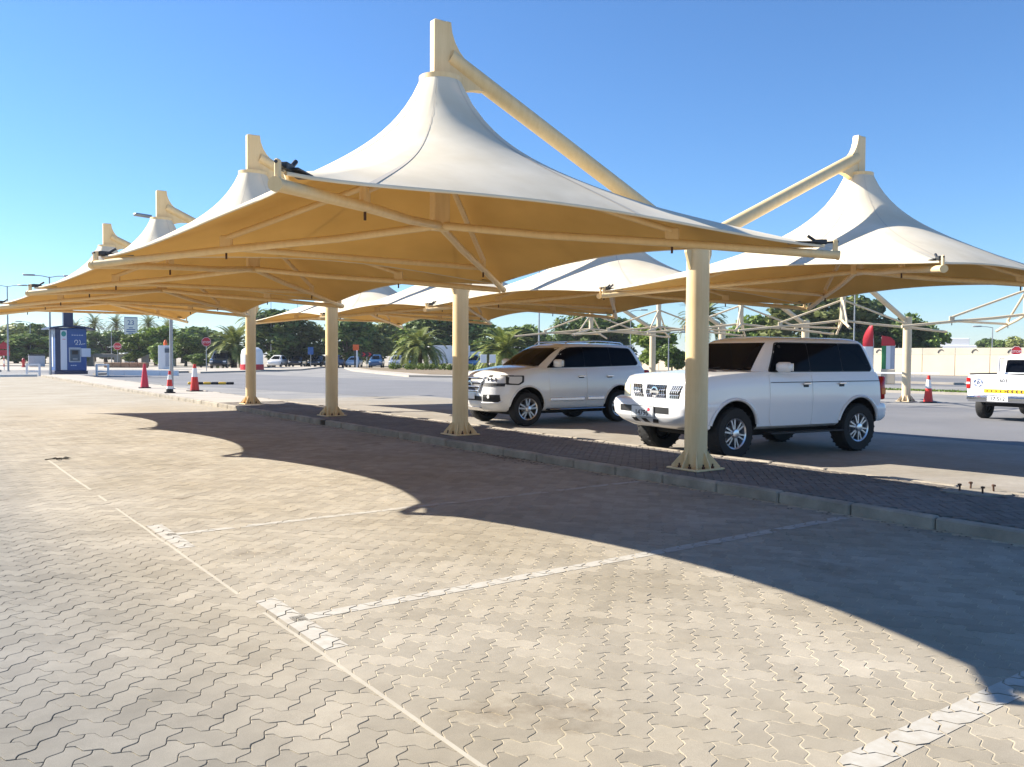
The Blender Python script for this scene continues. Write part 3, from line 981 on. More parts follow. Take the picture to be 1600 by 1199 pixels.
def arch_cut(x, r, z, y0=-1.2, y1=1.2, depth=.42):
    def f(cm):
        for s_ in (-1, 1):
            cm.lathe([(r, s_ * (.99 - depth)), (r, s_ * 1.3)], 36, (x, 0, z), axis='Y')
    return f
def box_cut(c, s_):
    return lambda cm: cm.box(c, s_)
def arch_lip(h, name, x, z, r, sg, m, parent, a0=-15, a1=195, rad=.018, zmin=.35):
    q = MB(); pts = []
    for k in range(25):
        a = R(a0 + (a1 - a0) * k / 24)
        px, pz = x + r * math.cos(a), z + r * math.sin(a)
        if pz < zmin: continue
        pts.append((px, sg * (h.y_at(px, pz) + .004), pz))
    q.tube(pts, rad, 6); return q.build(name, m, parent, smooth=60)

# ---------------------------------------------- boxy white SUV
def boxy_suv():
    root = thing('suv', 'boxy white SUV with split mesh grille and numbered plate under the canopy', 'SUV', (12.54, 9.78, -.010), R(173))
    root.scale = (1.0, 1.10, 1.0)
    P_ = M['white_car']
    lo = Hull(.47, [(-2.3, 1.40), (-1.8, 1.41), (.55, 1.405), (.80, 1.43), (1.35, 1.40), (1.95, 1.355), (2.20, 1.30), (2.5, 1.24)],
              [(0, .83, 2.12, -2.02), (.05, .90, 2.20, -2.08), (.25, .925, 2.25, -2.12), (.52, .945, 2.27, -2.13), (.80, .93, 2.27, -2.12), (.93, .905, 2.25, -2.10), (1, .885, 2.21, -2.06)], 6.5, 7, .48, .30, .03)
    mb = MB(); lo.shell(mb, 18)
    body = solid_object(mb, 'body', [P_, M['under']], [arch_cut(1.475, .505, .47), arch_cut(-1.475, .505, .47)], parent=root)
    # fender flares
    for x in (1.475, -1.475):
        for sg in (1, -1):
            arch_lip(lo, 'wheel_arch', x, .47, .515, sg, P_, root, rad=.03, zmin=.5)
    gh = Hull(1.38, [(-3, 2.0), (3, 2.0)], [(0, .865, 1.00, -2.10), (.15, .855, .93, -2.07), (.55, .805, .73, -1.97), (.80, .765, .60, -1.89), (.90, .74, .53, -1.84), (.96, .705, .45, -1.78), (1, .64, .34, -1.68)], 4.5, 6, .45, .35, .03)
    mb = MB(); gh.shell(mb, 16); solid_object(mb, 'cabin', [P_], parent=root)
    # side glass, pillars
    for sg in (1, -1):
        side_panel(gh, 'window_surround', [(.70, 1.415), (.42, 1.92), (-1.70, 1.918), (-1.89, 1.48), (-1.85, 1.415)], sg, M['black_trim'], root, .003, .02, .06)
        side_panel(gh, 'side_window', [(.66, 1.43), (.40, 1.90), (-.30, 1.905), (-.30, 1.43)], sg, M['glass_dark'], root, .006, .02, .05)
        side_panel(gh, 'side_window', [(-.315, 1.43), (-.315, 1.905), (-1.10, 1.905), (-1.10, 1.43)], sg, M['glass_dark'], root, .006, .02, .03)
        side_panel(gh, 'side_window', [(-1.115, 1.43), (-1.115, 1.905), (-1.68, 1.90), (-1.86, 1.48), (-1.83, 1.43)], sg, M['glass_dark'], root, .006, .02, .06)
        d1 = side_panel(lo, 'door', [(.72, 1.375), (.72, .66), (.66, .52), (-.27, .52), (-.27, 1.375)], sg, P_, root, .007, .02, .04)
        d2 = side_panel(lo, 'door', [(-.285, 1.375), (-.285, .52), (-.93, .52), (-1.02, .80), (-1.14, 1.0), (-1.14, 1.375)], sg, P_, root, .007, .02, .04)
        for xx, dd in ((-.12, d1), (-1.0, d2)):
            q = MB(); q.bbox((xx, sg * (lo.y_at(xx, 1.22) + .035), 1.22), (.16, .028, .034), .01); q.bbox((xx, sg * (lo.y_at(xx, 1.22) + .012), 1.19), (.12, .01, .06), .004, mi=1); q.build('door_handle', [M['chrome'], M['black_trim']], dd)
        q = MB(); q.tube([(.70, sg * (lo.y_at(.7, 1.245) + .012), 1.245), (-1.1, sg * (lo.y_at(-1, 1.245) + .012), 1.25), (-2.0, sg * (lo.y_at(-1.9, 1.25) + .006), 1.25)], .006, 6); q.build('crease_moulding', M['black_trim'], root)
        # mirror
        q = MB(); q.bbox((.50, sg * 1.02, 1.50), (.16, .26, .17), .05); mr = q.build('mirror', M['white_car'], root, smooth=50)
        q = MB(); q.bbox((.417, sg * 1.02, 1.50), (.01, .22, .13), .01); q.build('mirror_glass', M['chrome'], mr)
        q = MB(); q.bbox((.50, sg * .89, 1.44), (.08, .12, .05), .012); q.build('mirror_arm', M['black_trim'], mr)
        q = MB(); q.bbox((-.15, sg * .90, .40), (1.75, .16, .03), .012); q.build('side_step', M['black_trim'], root)
        # head lamps wrap
        q = MB()
        def fl(u, v, sg=sg):
            y = .655 + .25 * u; z = .97 + .235 * v
            return (lo.x_front(y, z) + .012, sg * y, z)
        q.grid(fl, [k / 10 for k in range(11)], [k / 4 for k in range(5)], off=(.03, 0, 0)); q.build('headlight', M['lamp_amber'], root, smooth=50)
        # tail lamp
        q = MB(); q.bbox((-2.12, sg * .86, 1.12), (.10, .15, .42), .02); tl = q.build('taillight', M['lamp_red'], root, smooth=50)
        q = MB(); q.bbox((-2.13, sg * .862, 1.06), (.10, .152, .12), .01); q.build('turn_signal', M['lamp_orange'], tl)
    q = MB()
    def ws(u, v):
        y = -.70 + 1.40 * u; z = 1.44 + .47 * v; y *= (1 - .10 * v)
        return (gh.x_front(y, z, .6) + .008, y, z)
    q.grid(ws, [k / 12 for k in range(13)], [k / 8 for k in range(9)], off=(.012, 0, 0)); q.build('windshield', M['glass_dark'], root, smooth=40)
    for yy in (-.35, .28):
        q = MB(); q.tube([(gh.x_front(yy, 1.43, .9) + .03, yy, 1.43), (gh.x_front(yy + .45, 1.50, .9) + .03, yy + .42, 1.49)], .008, 6); q.build('wiper', M['black_trim'], root)
    q = MB()
    q.grid(lambda u, v: (gh.x_rear((-.68 + 1.36 * u) * (1 - .1 * v), 1.46 + .42 * v, -1.9) - .008, (-.68 + 1.36 * u) * (1 - .1 * v), 1.46 + .42 * v), [k / 8 for k in range(9)], [k / 6 for k in range(7)], off=(-.012, 0, 0)); q.build('rear_window', M['glass_dark'], root)
    # grille: three mesh openings parted by body-coloured bars
    def mesh_grille(y0, y1, z0, z1, sk):
        g = MB()
        def fn(u, v):
            y = y0 + (y1 - y0) * u + sk * (v - .5); z = z0 + (z1 - z0) * v
            return (lo.x_front(y, z) + .010, y, z)
        g.grid(fn, [k / 6 for k in range(7)], [k / 4 for k in range(5)], off=(.02, 0, 0)); gr = g.build('grille', M['black_trim'], root)
        g = MB(); n = max(4, int((y1 - y0) / .042))
        for k in range(n):
            u0 = k / n; 
            pts = []
            for t in range(9):
                v = t / 8; u = u0 + (.5 / n) + (.9 / n) * (abs((v * 2) % 2 - 1) - .5)
                p = fn(min(1, max(0, u)), v); pts.append((p[0] + .012, p[1], p[2]))
            g.tube(pts, .0065, 5)
        for r_ in (.33, .67):
            g.tube([(fn(k / 6, r_)[0] + .012,) + fn(k / 6, r_)[1:] for k in range(7)], .005, 5)
        g.build('mesh_bars', M['chrome'], gr, smooth=60)
    mesh_grille(-.23, .23, .955, 1.20, 0); mesh_grille(.33, .55, .955, 1.20, .07); mesh_grille(-.55, -.33, .955, 1.20, -.07)
    q = MB(); bx = lo.x_front(0, 1.08) + .03
    q.lathe([(.085, bx), (.085, bx + .012), (.064, bx + .014), (.064, bx)], 26, (0, 0, 1.08), axis='X', cap=False)
    q.bbox((bx + .008, 0, 1.08), (.016, .21, .045), .004); q.build('badge', M['chrome'], root, smooth=40)
    # steel-like front bumper
    bu = Hull(.50, [(-9, .985), (9, .985)], [(0, .62, 2.34, 1.2), (.18, .80, 2.47, 1.15), (.40, .91, 2.54, 1.15), (.75, .95, 2.54, 1.15), (.93, .935, 2.51, 1.15), (1, .90, 2.44, 1.15)], 5.0, 9, .50, .1, .0)
    mb = MB(); bu.shell(mb, 12)
    bump = solid_object(mb, 'front_bumper', [P_, M['under']], [arch_cut(1.475, .505, .47, depth=.55)], parent=root)
    front_panel(bu, 'bumper_slot', -.58, .58, .745, .85, M['black_trim'], root, .006, .02, n=16)
    for y0 in (-.30, -.06, .18):
        front_panel(bu, 'bumper_vent', y0, y0 + .12, .575, .645, M['black_trim'], root, .006, .02, skew=.05)
    # number plate
    px = bu.x_front(0, .76) + .02
    q = MB(); q.bbox((px - .004, 0.0, .76), (.012, .54, .20), .004, mi=1); q.bbox((px, 0.0, .76), (.012, .50, .16), .004); pl = q.build('number_plate', [M['plate_white'], M['galv']], root)
    text_obj('plate_number', '14796', .13, M['ink'], pl, face_matrix((px + .008, -.01, .735), (0, 1, 0), (0, 0, 1)))
    q = MB(); q.lathe([(.032, px + .006), (.032, px + .009)], 12, (0, .16, .80), axis='X'); q.build('plate_emblem', M['red_ink'], pl)
    # rear bumper
    rb = Hull(.52, [(-9, .84), (9, .84)], [(0, .88, -1.7, -2.28), (.2, .93, -1.7, -2.34), (.8, .945, -1.7, -2.35), (1, .92, -1.7, -2.32)], 9, 5, .1, .4, 0)
    mb = MB(); rb.shell(mb, 8); solid_object(mb, 'rear_bumper', [P_, M['under']], [arch_cut(-1.475, .52, .47, depth=.6)], parent=root)
    q = MB(); q.bbox((0, 0, .43), (3.4, 1.25, .18), .03); q.tube([(1.475, -.7, .40), (1.475, .7, .40)], .07, 10); q.tube([(-1.475, -.7, .40), (-1.475, .7, .40)], .07, 10); q.lathe([(.05, -.14), (.15, -.08), (.15, .08), (.05, .14)], 14, (1.475, .15, .40), axis='Y'); q.build('chassis', M['under'], root)
    for x in (1.475, -1.475):
        for sg in (1, -1):
            wheel(root, x, sg * .80, .425, .27, .255, sg, 'mud', R(4) if x > 0 else 0)
    return root
boxy_suv()

# ---------------------------------------------- rounded pearl SUV
def round_suv():
    root = thing('suv', 'pearl white rounded SUV with chrome bar grille and roof rails beside second column', 'SUV', (13.56, 16.98, -.010), R(178))
    root.scale = (1.0, 1.07, 1.0)
    P_ = M['pearl']
    lo = Hull(.34, [(-2.6, 1.36), (-2.2, 1.43), (-.6, 1.385), (.6, 1.365), (1.05, 1.40), (1.5, 1.335), (2.0, 1.25), (2.3, 1.16), (2.6, 1.07)],
              [(0, .84, 2.22, -2.36), (.06, .91, 2.33, -2.42), (.22, .96, 2.41, -2.47), (.45, .985, 2.42, -2.50), (.70, .975, 2.39, -2.50), (.90, .945, 2.34, -2.46), (.97, .91, 2.28, -2.42), (1, .87, 2.22, -2.38)], 3.1, 4.5, .90, .45, .05)
    mb = MB(); lo.shell(mb, 20)
    solid_object(mb, 'body', [P_, M['under']], [arch_cut(1.425, .49, .45), arch_cut(-1.425, .49, .45)], parent=root)
    for x in (1.425, -1.425):
        for sg in (1, -1): arch_lip(lo, 'wheel_arch', x, .45, .497, sg, P_, root, rad=.022, zmin=.42)
    gh = Hull(1.36, [(-3, 1.965), (3, 1.965)], [(0, .885, 1.12, -2.42), (.15, .875, 1.0, -2.39), (.55, .815, .65, -2.26), (.80, .76, .40, -2.15), (.90, .725, .27, -2.08), (.96, .685, .16, -2.0), (1, .62, .02, -1.88)], 4.0, 5, .5, .4, .035)
    mb = MB(); gh.shell(mb, 16); solid_object(mb, 'cabin', [P_], parent=root)
    for sg in (1, -1):
        side_panel(gh, 'window_surround', [(.84, 1.372), (.28, 1.82), (.12, 1.88), (-.35, 1.90), (-1.21, 1.90), (-1.92, 1.87), (-2.13, 1.49), (-2.07, 1.43), (-.6, 1.39)], sg, M['black_trim'], root, .003, .02, .06)
        side_panel(gh, 'side_window', [(.80, 1.385), (.28, 1.80), (.12, 1.865), (-.35, 1.885), (-.35, 1.40)], sg, M['glass_dark'], root, .006, .02, .07)
        side_panel(gh, 'side_window', [(-.36, 1.40), (-.36, 1.885), (-1.20, 1.885), (-1.20, 1.425)], sg, M['glass_dark'], root, .006, .02, .02)
        side_panel(gh, 'side_window', [(-1.21, 1.425), (-1.21, 1.885), (-1.90, 1.855), (-2.10, 1.49), (-2.06, 1.44)], sg, M['glass_dark'], root, .006, .02, .06)
        d1 = side_panel(lo, 'door', [(.82, 1.335), (.80, .60), (.74, .46), (-.33, .46), (-.33, 1.345)], sg, P_, root, .007, .02, .05)
        d2 = side_panel(lo, 'door', [(-.345, 1.345), (-.345, .46), (-.90, .46), (-1.0, .80), (-1.22, 1.02), (-1.22, 1.37)], sg, P_, root, .007, .02, .05)
        for xx, dd in ((-.17, d1), (-1.08, d2)):
            q = MB(); q.bbox((xx, sg * (lo.y_at(xx, 1.17) + .034), 1.17), (.20, .03, .034), .012); q.bbox((xx, sg * (lo.y_at(xx, 1.16) + .013), 1.155), (.16, .01, .06), .004, mi=1); q.build('door_handle', [M['chrome'], M['black_trim']], dd)
        q = MB(); q.bbox((.27, sg * (lo.y_at(.3, .62) + .022), .62), (1.05, .035, .075), .016); q.build('chrome_moulding', M['chrome'], d1)
        q = MB(); q.bbox((-.63, sg * (lo.y_at(-.6, .62) + .022), .625), (.52, .035, .075), .016); q.build('chrome_moulding', M['chrome'], d2)
        q = MB(); q.bbox((-.02, sg * .93, .375), (1.72, .20, .05), .02); q.build('side_step', M['black_trim'], root)
        q = MB(); q.tube([(-.02 - .86, sg * 1.03, .38), (.84, sg * 1.03, .38)], .012, 6); q.build('step_trim', M['chrome'], root)
        q = MB(); q.bbox((.62, sg * 1.06, 1.49), (.15, .25, .19), .055); mr = q.build('mirror', P_, root, smooth=50)
        q = MB(); q.bbox((.54, sg * 1.06, 1.49), (.01, .21, .15), .01); q.build('mirror_glass', M['chrome'], mr)
        q = MB(); q.bbox((.62, sg * .93, 1.42), (.08, .13, .05), .012); q.build('mirror_arm', M['black_trim'], mr)
        q = MB(); q.tube([(.05, sg * .60, 1.96), (-.05, sg * .61, 2.02), (-1.0, sg * .62, 2.045), (-1.75, sg * .61, 2.01), (-1.85, sg * .60, 1.96)], .017, 8); q.build('roof_rail', M['chrome'], root, smooth=60)
        # head lamp: clear front part and dark outlined corner
        q = MB()
        def fl(u, v, sg=sg):
            y = .50 + .40 * u; z = 1.02 + .16 * v - .0 * u
            return (lo.x_front(y, z) + .014, sg * y, z)
        q.grid(fl, [k / 12 for k in range(13)], [k / 4 for k in range(5)], off=(.03, 0, 0)); hl = q.build('headlight', M['lamp_clear'], root, smooth=50)
        q = MB()
        q.grid(lambda u, v: Vector(fl(-.05 + 1.1 * u, -.16 + 1.32 * v)) - Vector((.008, 0, 0)), [k / 12 for k in range(13)], [k / 4 for k in range(5)], off=(.03, 0, 0)); q.build('lamp_bezel', M['black_trim'], hl)
        for y_ in (.57, .66, .75):
            q = MB(); q.bbox((lo.x_front(y_, 1.1) + .022, sg * y_, 1.10), (.02, .045, .085), .012); q.build('lamp_reflector', M['screen_dark'], hl)
        q = MB()
        q.grid(lambda u, v, sg=sg: (lo.x_front(.44 + .46 * u, .945 + .05 * v) + .012, sg * (.44 + .46 * u), .945 + .05 * v), [k / 8 for k in range(9)], [0, 1], off=(.02, 0, 0)); q.build('lower_trim', M['black_trim'], root)
        side_panel(lo, 'corner_bezel', [(1.56, 1.04), (1.54, 1.20), (2.00, 1.20), (2.02, .985), (1.70, .975)], sg, M['black_trim'], root, .009, .02, .03)
        side_panel(lo, 'corner_lamp', [(1.62, 1.06), (1.60, 1.175), (1.92, 1.175), (1.96, 1.02), (1.72, 1.005)], sg, M['lamp_clear'], root, .014, .02, .03)
        # fog lamp pocket
        q = MB()
        q.grid(lambda u, v, sg=sg: (lo.x_front(.50 + .36 * u, .58 + .17 * v) + .008, sg * (.50 + .36 * u), .58 + .17 * v), [k / 8 for k in range(9)], [k / 3 for k in range(4)], off=(.02, 0, 0)); fp = q.build('fog_lamp_pocket', M['black_trim'], root)
        q = MB(); q.lathe([(.045, 0), (.04, .02)], 16, (lo.x_front(.66, .70) + .006, sg * .66, .70), axis='X'); q.build('fog_lamp', M['lamp_clear'], fp)
        q = MB(); q.tube([(lo.x_front(.48 + .4 * k / 8, .55) + .02, sg * (.48 + .4 * k / 8), .555 + (.05 if k == 8 else 0)) for k in range(9)], .022, 8); q.build('bumper_fin', P_, root, smooth=60)
        q = MB(); q.bbox((-2.40, sg * .86, 1.20), (.18, .20, .22), .04); q.build('taillight', M['lamp_red'], root, smooth=50)
    q = MB()
    def ws(u, v):
        y = (-.74 + 1.48 * u) * (1 - .13 * v); z = 1.42 + .45 * v
        return (gh.x_front(y, z, .6) + .008, y, z)
    q.grid(ws, [k / 12 for k in range(13)], [k / 8 for k in range(9)], off=(.012, 0, 0)); q.build('windshield', M['glass_dark'], root, smooth=40)
    for yy in (-.55, .05):
        q = MB(); q.tube([(gh.x_front(yy, 1.41, .9) + .03, yy, 1.42), (gh.x_front(yy + .5, 1.45, .9) + .03, yy + .5, 1.445)], .008, 6); q.build('wiper', M['black_trim'], root)
    q = MB()
    q.grid(lambda u, v: (gh.x_rear((-.68 + 1.36 * u) * (1 - .1 * v), 1.46 + .38 * v, -2.2) - .008, (-.68 + 1.36 * u) * (1 - .1 * v), 1.46 + .38 * v), [k / 8 for k in range(9)], [k / 6 for k in range(7)], off=(-.012, 0, 0)); q.build('rear_window', M['glass_dark'], root)
    q = MB(); q.bbox((-2.12, 0, 1.935), (.26, 1.22, .035), .015); q.build('spoiler', P_, root)
    # grille with four chrome bars
    q = MB()
    def gf(u, v):
        z = .80 + .36 * v; hw = .36 + .09 * v
        y = -hw + 2 * hw * u
        return (lo.x_front(y, z) + .012, y, z)
    q.grid(gf, [k / 12 for k in range(13)], [k / 6 for k in range(7)], off=(.03, 0, 0)); gr = q.build('grille', M['black_trim'], root)
    for v_ in (.08, .36, .64, .92):
        q = MB(); q.tube([Vector(gf(k / 12, v_)) + Vector((.02, 0, 0)) for k in range(13)], .021, 8); q.build('grille_bar', M['chrome'], gr, smooth=60)
    q = MB()
    for u_ in (0, 1): q.tube([Vector(gf(u_, k / 6)) + Vector((.018, 0, 0)) for k in range(7)], .02, 8)
    q.build('grille_surround', M['chrome'], gr, smooth=60)
    bx = lo.x_front(0, 1.0) + .05
    q = MB(); q.lathe([(.085, bx), (.085, bx + .01), (.07, bx + .012), (.07, bx)], 24, (0, 0, .98), axis='X', cap=False); q.lathe([(.036, bx), (.036, bx + .01), (.026, bx + .012), (.026, bx)], 20, (0, 0, 1.01), axis='X', cap=False); q.build('badge', M['chrome'], root)
    front_panel(lo, 'lower_grille', -.46, .46, .60, .71, M['black_trim'], root, .008, .02)
    front_panel(lo, 'skid_plate', -.40, .40, .36, .44, M['chrome'], root, .012, .02)
    px = lo.x_front(0, .72) + .03
    q = MB(); q.bbox((px, 0, .70), (.012, .50, .13), .004); q.build('number_plate', M['plate_white'], root)
    q = MB(); q.bbox((0, 0, .36), (3.5, 1.3, .20), .03); q.build('chassis', M['under'], root)
    for x in (1.425, -1.425):
        for sg in (1, -1): wheel(root, x, sg * .845, .405, .26, .265, sg, 'road', R(-3) if x > 0 else 0)
    return root
round_suv()

# ---------------------------------------------- white utility pickup at the right edge
def pickup():
    root = thing('pickup_truck', 'white utility pickup seen from behind with yellow reflective tailgate strip', 'pickup', (26.05, 10.72, -.02), R(2))
    P_ = M['white_car']
    lo = Hull(.50, [(-3, 1.22), (-.55, 1.22), (-.45, 1.22), (.9, 1.2), (1.2, 1.15), (2.3, 1.02)],
              [(0, .80, 2.2, -2.20), (.1, .84, 2.3, -2.23), (.5, .865, 2.32, -2.25), (.9, .855, 2.28, -2.25), (1, .835, 2.2, -2.24)], 3, 14, .7, .12, .03)
    mb = MB(); lo.shell(mb, 14)
    solid_object(mb, 'body', [P_, M['under']], [arch_cut(1.5, .44, .40), arch_cut(-1.35, .44, .40), box_cut((-1.42, 0, 1.05), (1.54, 1.50, .6))], parent=root)
    gh = Hull(1.18, [(-3, 1.78), (3, 1.78)], [(0, .80, 1.20, -.50), (.5, .74, .75, -.44), (.85, .68, .45, -.38), (1, .60, .25, -.25)], 4, 6, .4, .25, .03)
    mb = MB(); gh.shell(mb, 12); solid_object(mb, 'cab', [P_], parent=root)
    q = MB(); q.grid(lambda u, v: (gh.x_rear((-.6 + 1.2 * u), 1.28 + .36 * v, -.45) - .008, -.6 + 1.2 * u, 1.28 + .36 * v), [k / 8 for k in range(9)], [k / 5 for k in range(6)], off=(-.012, 0, 0)); q.build('rear_window', M['glass_dark'], root)
    for sg in (1, -1):
        side_panel(gh, 'side_window', [(.75, 1.24), (.42, 1.62), (-.25, 1.64), (-.30, 1.24)], sg, M['glass_dark'], root, .006, .02, .05)
        q = MB(); q.bbox((-2.22, sg * .82, 1.00), (.10, .11, .30), .02); tl = q.build('taillight', M['lamp_red'], root)
        q = MB(); q.bbox((-2.245, sg * .82, 1.0), (.06, .10, .07), .01); q.build('reverse_lamp', M['lamp_clear'], tl)
        for x in (1.5, -1.35): wheel(root, x, sg * .76, .36, .22, .20, sg, 'road')
    q = MB(); q.bbox((-2.255, 0, .94), (.035, 1.46, .50), .012); tg = q.build('tailgate', P_, root)
    q = MB(); q.bbox((-2.274, -.12, .80), (.008, 1.05, .10), .002); q.build('reflective_strip', M['yellow_tape'], tg)
    for k in range(9):
        y = -.57 + k * .113; s_ = 1 if k < 4 else -1
        q = MB(); q.prism([(y, .76), (y + .035 * s_, .80), (y, .84), (y + .02 * s_ + .02, .84), (y + .055 * s_ + .02, .80), (y + .02 * s_ + .02, .76)], -2.2800, -2.2784, lambda a, b_, h: (h, a, b_))
        q.build('chevron', M['ink'], tg)
    q = MB()
    for k in range(5):
        q.tube([(-2.277, .56 + .10 * math.cos(R(72 * k + 8 * j)), 1.02 + .10 * math.sin(R(72 * k + 8 * j))) for j in range(7)], .012, 6)
    q.tube([(-2.277, .56 + .062 * math.sin(R(144 * k)), 1.02 + .062 * math.cos(R(144 * k))) for k in range(6)], .006, 5)
    em = q.build('round_emblem', M['blue_ink'], tg); em['kind'] = 'stuff'
    text_obj('fleet_number', '603', .13, M['ink'], tg, face_matrix((-2.276, -.08, 1.08), (0, -1, 0), (0, 0, 1)))
    q = MB(); q.bbox((-2.33, 0, .60), (.16, 1.62, .12), .03); q.tube([(-2.30, -.8, .53), (-2.30, .8, .53)], .03, 8); q.build('rear_bumper', M['chrome'], root, smooth=40)
    q = MB(); q.bbox((-2.42, 0.0, .60), (.012, .52, .14), .004); pl = q.build('number_plate', M['plate_white'], root)
    text_obj('plate_number', '17 512', .135, M['ink'], pl, face_matrix((-2.43, 0, .60), (0, -1, 0), (0, 0, 1)))
    q = MB(); q.tube([(-.58, -.74, 1.2), (-.60, -.70, 1.70), (-.60, .70, 1.70), (-.58, .74, 1.2)], .03, 8); q.build('roll_bar', P_, root)
    q = MB(); q.tube([(-2.2, -.80, 1.245), (-.5, -.80, 1.245)], .022, 8); q.tube([(-2.2, .80, 1.245), (-.5, .80, 1.245)], .022, 8); q.build('bed_rail', M['black_trim'], root)
    q = MB(); q.bbox((0, 0, .45), (3.6, 1.1, .16), .02); q.build('chassis', M['under'], root)
    return root
pickup()
# ------------------------------------------------------------------ vegetation
def leaf_material(name, c1, c2, tr=.25):
    m = bpy.data.materials.new(name); m.use_nodes = True
    N = m.node_tree.nodes; L = m.node_tree.links
    b = N['Principled BSDF']; b.inputs['Roughness'].default_value = .6; b.inputs['Specular IOR Level'].default_value = .3
    g = N.new('ShaderNodeNewGeometry'); oi = N.new('ShaderNodeObjectInfo')
    rp = N.new('ShaderNodeValToRGB'); rp.color_ramp.elements[0].color = (*c1, 1); rp.color_ramp.elements[1].color = (*c2, 1)
    L.new(g.outputs['Random Per Island'], rp.inputs['Fac'])
    hs = N.new('ShaderNodeHueSaturation')
    mr = N.new('ShaderNodeMapRange'); mr.inputs['To Min'].default_value = .7; mr.inputs['To Max'].default_value = 1.35; L.new(oi.outputs['Random'], mr.inputs['Value'])
    L.new(mr.outputs[0], hs.inputs['Value']); L.new(rp.outputs[0], hs.inputs['Color']); L.new(hs.outputs[0], b.inputs['Base Color'])
    t = N.new('ShaderNodeBsdfTranslucent'); L.new(hs.outputs[0], t.inputs['Color'])
    mx = N.new('ShaderNodeMixShader'); mx.inputs[0].default_value = tr
    L.new(b.outputs[0], mx.inputs[1]); L.new(t.outputs[0], mx.inputs[2]); L.new(mx.outputs[0], N['Material Output'].inputs['Surface'])
    return m
M['leaf_dark'] = leaf_material('dark_foliage', (.06, .105, .026), (.17, .24, .06))
M['leaf_mid'] = leaf_material('mid_foliage', (.075, .125, .027), (.22, .30, .065))
M['leaf_olive'] = leaf_material('olive_foliage', (.09, .12, .03), (.25, .27, .085))
M['leaf_bright'] = leaf_material('bright_foliage', (.075, .13, .017), (.22, .29, .045))
M['palm_leaf'] = leaf_material('palm_leaf', (.085, .125, .03), (.29, .31, .085))
M['bark'] = mat('bark', (.12, .085, .055), .9, var=.4, vscale=6, bump=.8, bscale=12)
M['palm_bark'] = mat('palm_bark', (.15, .10, .06), .95, var=.45, vscale=9, bump=1.0, bscale=14)
M['grass'] = leaf_material('grass_blades', (.06, .11, .02), (.14, .20, .04))

def leaf_quads(mb, r_, centre, rad, n, size, squash=(1, 1, 1), shell=.55):
    for _ in range(n):
        d = Vector((r_.gauss(0, 1), r_.gauss(0, 1), r_.gauss(0, 1))).normalized()
        q = (shell + (1 - shell) * r_.random()) * rad
        p = Vector(centre) + Vector((d.x * q * squash[0], d.y * q * squash[1], d.z * q * squash[2]))
        u = Vector((r_.gauss(0, 1), r_.gauss(0, 1), r_.gauss(0, .7))).normalized()
        w = u.cross(d + Vector((r_.gauss(0, .4), r_.gauss(0, .4), r_.gauss(0, .4)))).normalized()
        s_ = size * r_.uniform(.6, 1.3)
        mb.add([p - u * s_ * .5, p + w * s_ * .28, p + u * s_ * .5, p - w * s_ * .28], [(0, 1, 2, 3)])
def crown_mesh(seed, leaf, name='crown', n=5200, ball=22, size=.085, flat=.85, trunk=.07, weep=False):
    """unit tree: height 1, radius about .42"""
    r_ = random.Random(seed); mb = MB()
    centres = []
    for k in range(ball):
        a = r_.uniform(0, 2 * math.pi); rr = math.sqrt(r_.random()) * .30
        z = trunk + .12 + (1 - trunk - .24) * r_.random() ** .8
        lim = 1 - abs((z - .58) / .55) ** 2.2
        centres.append((Vector((math.cos(a) * rr * max(.25, lim), math.sin(a) * rr * max(.25, lim), z)), r_.uniform(.10, .19)))
    per = n // ball
    for c, rad in centres:
        leaf_quads(mb, r_, c, rad, per, size, (1, 1, flat if not weep else 1.5))
    return mb.mesh(name, leaf, recalc=False), centres
def trunk_mesh(seed, centres, th=.026):
    r_ = random.Random(seed); mb = MB()
    mb.tube([(0, 0, -.02), (r_.uniform(-.015, .015), r_.uniform(-.015, .015), .16), (r_.uniform(-.03, .03), r_.uniform(-.03, .03), .36), (0, 0, .62)], [th * 1.3, th, th * .75, th * .3], 8)
    for c, rad in centres[:9]:
        mb.tube([(0, 0, r_.uniform(.18, .34)), (c.x * .5, c.y * .5, c.z * .75), tuple(c)], [th * .55, th * .35, th * .12], 5)
    return mb.mesh('trunk', M['bark'], smooth=60)
ARCH = []
for sd, lf, kw in ((11, 'leaf_dark', {}), (12, 'leaf_mid', {}), (13, 'leaf_olive', dict(n=4200, ball=26)), (14, 'leaf_bright', dict(size=.075)), (15, 'leaf_dark', dict(weep=True, size=.06)), (16, 'leaf_mid', dict(trunk=.05, ball=18))):
    me, cs = crown_mesh(sd, M[lf], **kw)
    ARCH.append((me, trunk_mesh(sd, cs)))
def tree(x, y, h, rad, kind, label, rz=None, group=None):
    t = thing('tree', label, 'tree', (x, y, -.02), rng.uniform(0, 6.28) if rz is None else rz, group)
    t.scale = (rad / .42, rad / .42, h)
    link('crown', ARCH[kind][0], t); link('trunk', ARCH[kind][1], t)
    return t
